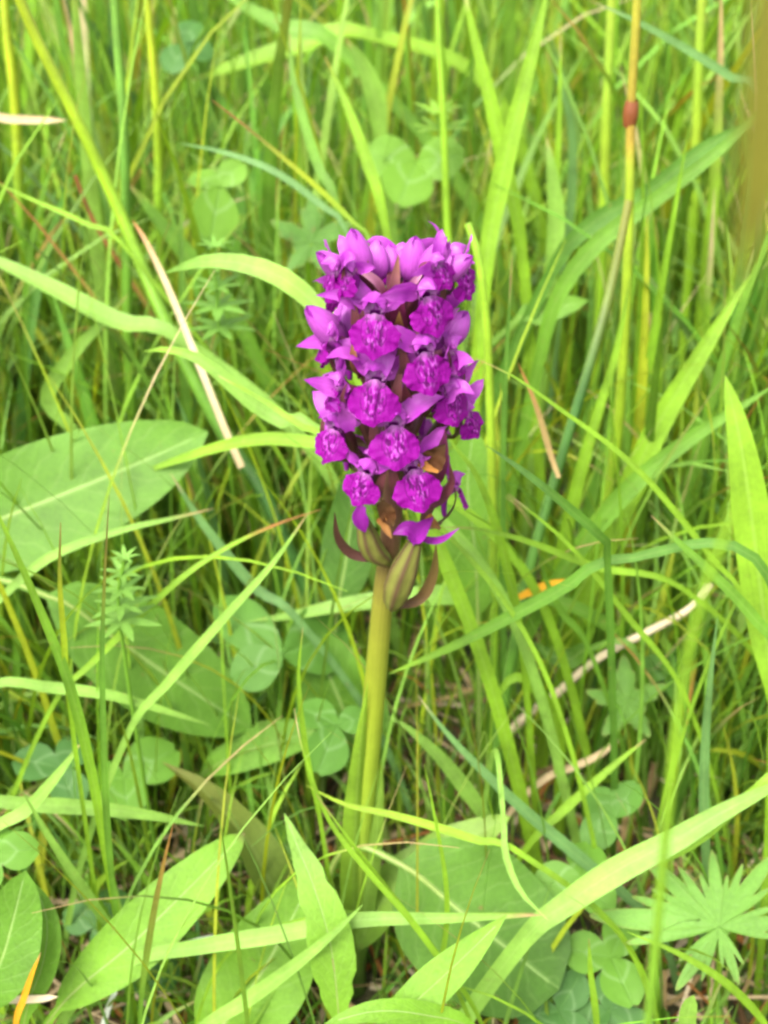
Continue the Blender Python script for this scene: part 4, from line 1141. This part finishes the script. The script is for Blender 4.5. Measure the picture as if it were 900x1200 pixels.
# thin blades that cross over the leaves, clear of the flower spike
G2 = GUARD_O.copy(); G2[int(900 / CELL):, :] = -1
for i in range(230):
    y = RNG.uniform(-75, 170)
    x = RNG.uniform(-1, 1) * (0.34 * (y + 250) + 20)
    try_blade(x, y, RNG.uniform(50, 170), RNG.uniform(0.7, 1.7), abs(RNG.normal(0.4, 0.35)), RNG.uniform(0, 6.283), abs(RNG.normal(0.2, 0.6)), n=12, G=G2,
              tintname=RNG.choice(['lime', 'lime', 'pale', 'grass', 'yel']))
for i in range(560):
    y = RNG.uniform(40, 380)
    x = RNG.uniform(-1, 1) * (0.34 * (y + 250) + 30)
    try_blade(x, y, RNG.uniform(90, 230), RNG.uniform(0.8, 1.9), abs(RNG.normal(0.5, 0.4)), RNG.uniform(0, 6.283), abs(RNG.normal(0.3, 0.7)), n=14, G=G2,
              tintname=RNG.choice(['lime', 'lime', 'pale', 'grass', 'yel']))
# arching, tangled grass at middle height, leaning every way
for i in range(6500):
    y = 40 + 460 * RNG.random() ** 1.2
    x = RNG.uniform(-1, 1) * (0.36 * (y + 250) + 60)
    h = RNG.uniform(60, 210)
    w = RNG.uniform(1.0, 2.4) if RNG.random() < 0.7 else RNG.uniform(2.4, 4.6)
    try_blade(x, y, h, w, abs(RNG.normal(0.55, 0.4)), RNG.uniform(0, 6.283), abs(RNG.normal(0.2, 0.8)), allow=0,
              tintname=RNG.choice(['lime', 'lime', 'grass', 'pale', 'pale', 'yel', 'grass', 'mid']))
# short turf over the soil
for i in range(6500):
    y = RNG.uniform(-80, 420)
    x = RNG.uniform(-1, 1) * (0.36 * (y + 250) + 60)
    try_blade(x, y, RNG.uniform(18, 60), RNG.uniform(0.7, 2.0), abs(RNG.normal(0.5, 0.4)), RNG.uniform(0, 6.283), abs(RNG.normal(0.2, 0.7)), n=7, allow=0, tintname=RNG.choice(['lime', 'grass', 'pale', 'lime', 'mid']))
# grass farther out and to the sides so that the meadow goes on
for i in range(5000):
    y = RNG.uniform(900, 3600)
    x = RNG.uniform(-1, 1) * (0.5 * y + 500)
    h = RNG.uniform(180, 340)
    try_blade(x, y, h, RNG.uniform(3, 8), abs(RNG.normal(0, 0.25)), RNG.uniform(0, 6.283), abs(RNG.normal(0, 0.5)), n=7)
for i in range(2500):
    x = RNG.uniform(130, 700) * RNG.choice([-1, 1]); y = RNG.uniform(-400, 350)
    h = RNG.uniform(60, 200)
    try_blade(x, y, h, RNG.uniform(1.5, 4), abs(RNG.normal(0, 0.3)), RNG.uniform(0, 6.283), abs(RNG.normal(0, 0.6)))

# the largest of these blades are things of their own, the rest is one mass of grass
order = sorted(range(len(blades)), key=lambda i: -blades[i][4])
single = set(order[:170])
KIND = dict(lime="lime green", grass="fresh green", mid="deep green", yel="yellow green", pale="pale green", blue="blue green", dark="dark green")
SV, SF, SU, SC = [], [], [], []
off = 0
ANCHOR = [(120, 560, "near the large oval leaf"), (460, 300, "behind the topmost buds"), (740, 200, "beside the tall jointed stem"), (150, 270, "by the thick arching stem"),
          (490, 190, "by the pale round clover"), (600, 150, "by the crossing lime blades"), (860, 200, "behind the blurred brown blade"), (860, 600, "near the blunt upright leaf"),
          (740, 750, "near the thick cream straw"), (843, 1086, "near the deeply cut leaf"), (570, 1090, "near the rounded dark leaf"), (215, 1050, "near the lance shaped leaf"),
          (350, 750, "near the nibbled clover"), (430, 930, "beside the orchid's sheath"), (145, 690, "near the bedstraw sprig"), (40, 1090, "near the oval leaf pair"),
          (620, 500, "behind the dark leaning stem"), (320, 60, "by the wide level blade"), (50, 141, "by the pale level straw"), (700, 960, "near the wide striped blade"), (300, 420, "behind the pale curling blade")]
for i, (P, W, N, C, area, c, y, mid, look, pose) in enumerate(blades):
    V, F, U = ribbon(P, W, N, 2, 0.28)
    C3 = np.repeat(C, 3, 0)
    if i in single:
        o = put("grass_shoot", mesh_data("grass_shoot", V - P[0], F, U, C3, M_GRASS), loc=P[0])
        where = min(ANCHOR, key=lambda q: math.hypot(q[0] - mid[0], q[1] - mid[1]))[2]
        zone = "tall sward" if y > 260 else "low tangle"
        tag(o, f"{look} {KIND[c]} blade, {pose}, {where}", "grass blade", "blades of the meadow grass")
    else:
        SV.append(V); SF.append(F + off); SU.append(U); SC.append(C3); off += len(V)
o = put("meadow_grass", mesh_data("meadow_grass", np.vstack(SV), np.vstack(SF), np.vstack(SU), np.vstack(SC), M_GRASS))
tag(o, "mass of fine green meadow grass filling the ground", "grass", kind="stuff")

# dead grass lying on the soil
SV, SF, SU, SC = [], [], [], []
off = 0
for i in range(3600):
    y = -80 + 1100 * RNG.random() ** 1.6
    x = RNG.uniform(-1, 1) * (0.36 * (y + 250) + 90)
    L = RNG.uniform(20, 110); a = RNG.uniform(0, 6.283); z = RNG.uniform(0, 14)
    d = np.array([math.cos(a), math.sin(a), RNG.normal(0, 0.12)])
    b = np.array([RNG.normal(0, 6), RNG.normal(0, 6), RNG.uniform(0, 6)])
    c0 = np.array([x, y, z])
    P = spline([c0 - d * L / 2, c0 + b, c0 + d * L / 2], 6)
    P[:, 2] = np.maximum(P[:, 2], 0.5)
    if blocked(P): continue
    V, F, U = ribbon(P, np.full(6, RNG.uniform(0.7, 2.4)), np.tile(unit(np.array([RNG.normal(0, .4), RNG.normal(0, .4), 1])), (6, 1)), 2, 0.4)
    cc = tint(RNG.choice(['straw', 'tan', 'brown', 'brown', 'cream', 'rust'], p=[.25, .3, .2, .1, .08, .07])) * RNG.uniform(0.6, 1.05)
    SV.append(V); SF.append(F + off); SU.append(U); SC.append(np.tile(cc, (len(V), 1))); off += len(V)
o = put("dead_grass", mesh_data("dead_grass", np.vstack(SV), np.vstack(SF), np.vstack(SU), np.vstack(SC), M_DRY))
tag(o, "brown dead grass lying matted on the soil", "dead grass", kind="stuff")

# small clovers scattered through the low growth
n = 0
for i in range(400):
    y = RNG.uniform(-45, 330); x = RNG.uniform(-1, 1) * (0.33 * (y + 240) + 10)
    q = np.array([x, y, RNG.uniform(14, 60)])
    if blocked(q + RNG.normal(0, 6, (14, 3)), tol=0) > 0: continue
    a = RNG.uniform(0, 360)
    px = 1 / float(px_mm(q))
    L = RNG.uniform(8, 14) * px
    ck = RNG.choice(['a', 'b', 'c'])
    nm = dict(a="mid green", b="light green", c="dark bluish green")[ck]
    cx, cy, _ = proj(q)
    where = min(ANCHOR, key=lambda v: math.hypot(v[0] - cx, v[1] - cy))[2]
    clover(f"small {nm} clover low in the grass {where}", None, None, [(a, L), (a + 120, L), (a + 240, L * .95)], ck, f"low {nm} clovers in the grass", pos=q, upness=0.7, protect=False)
    n += 1
    if n >= 46: break
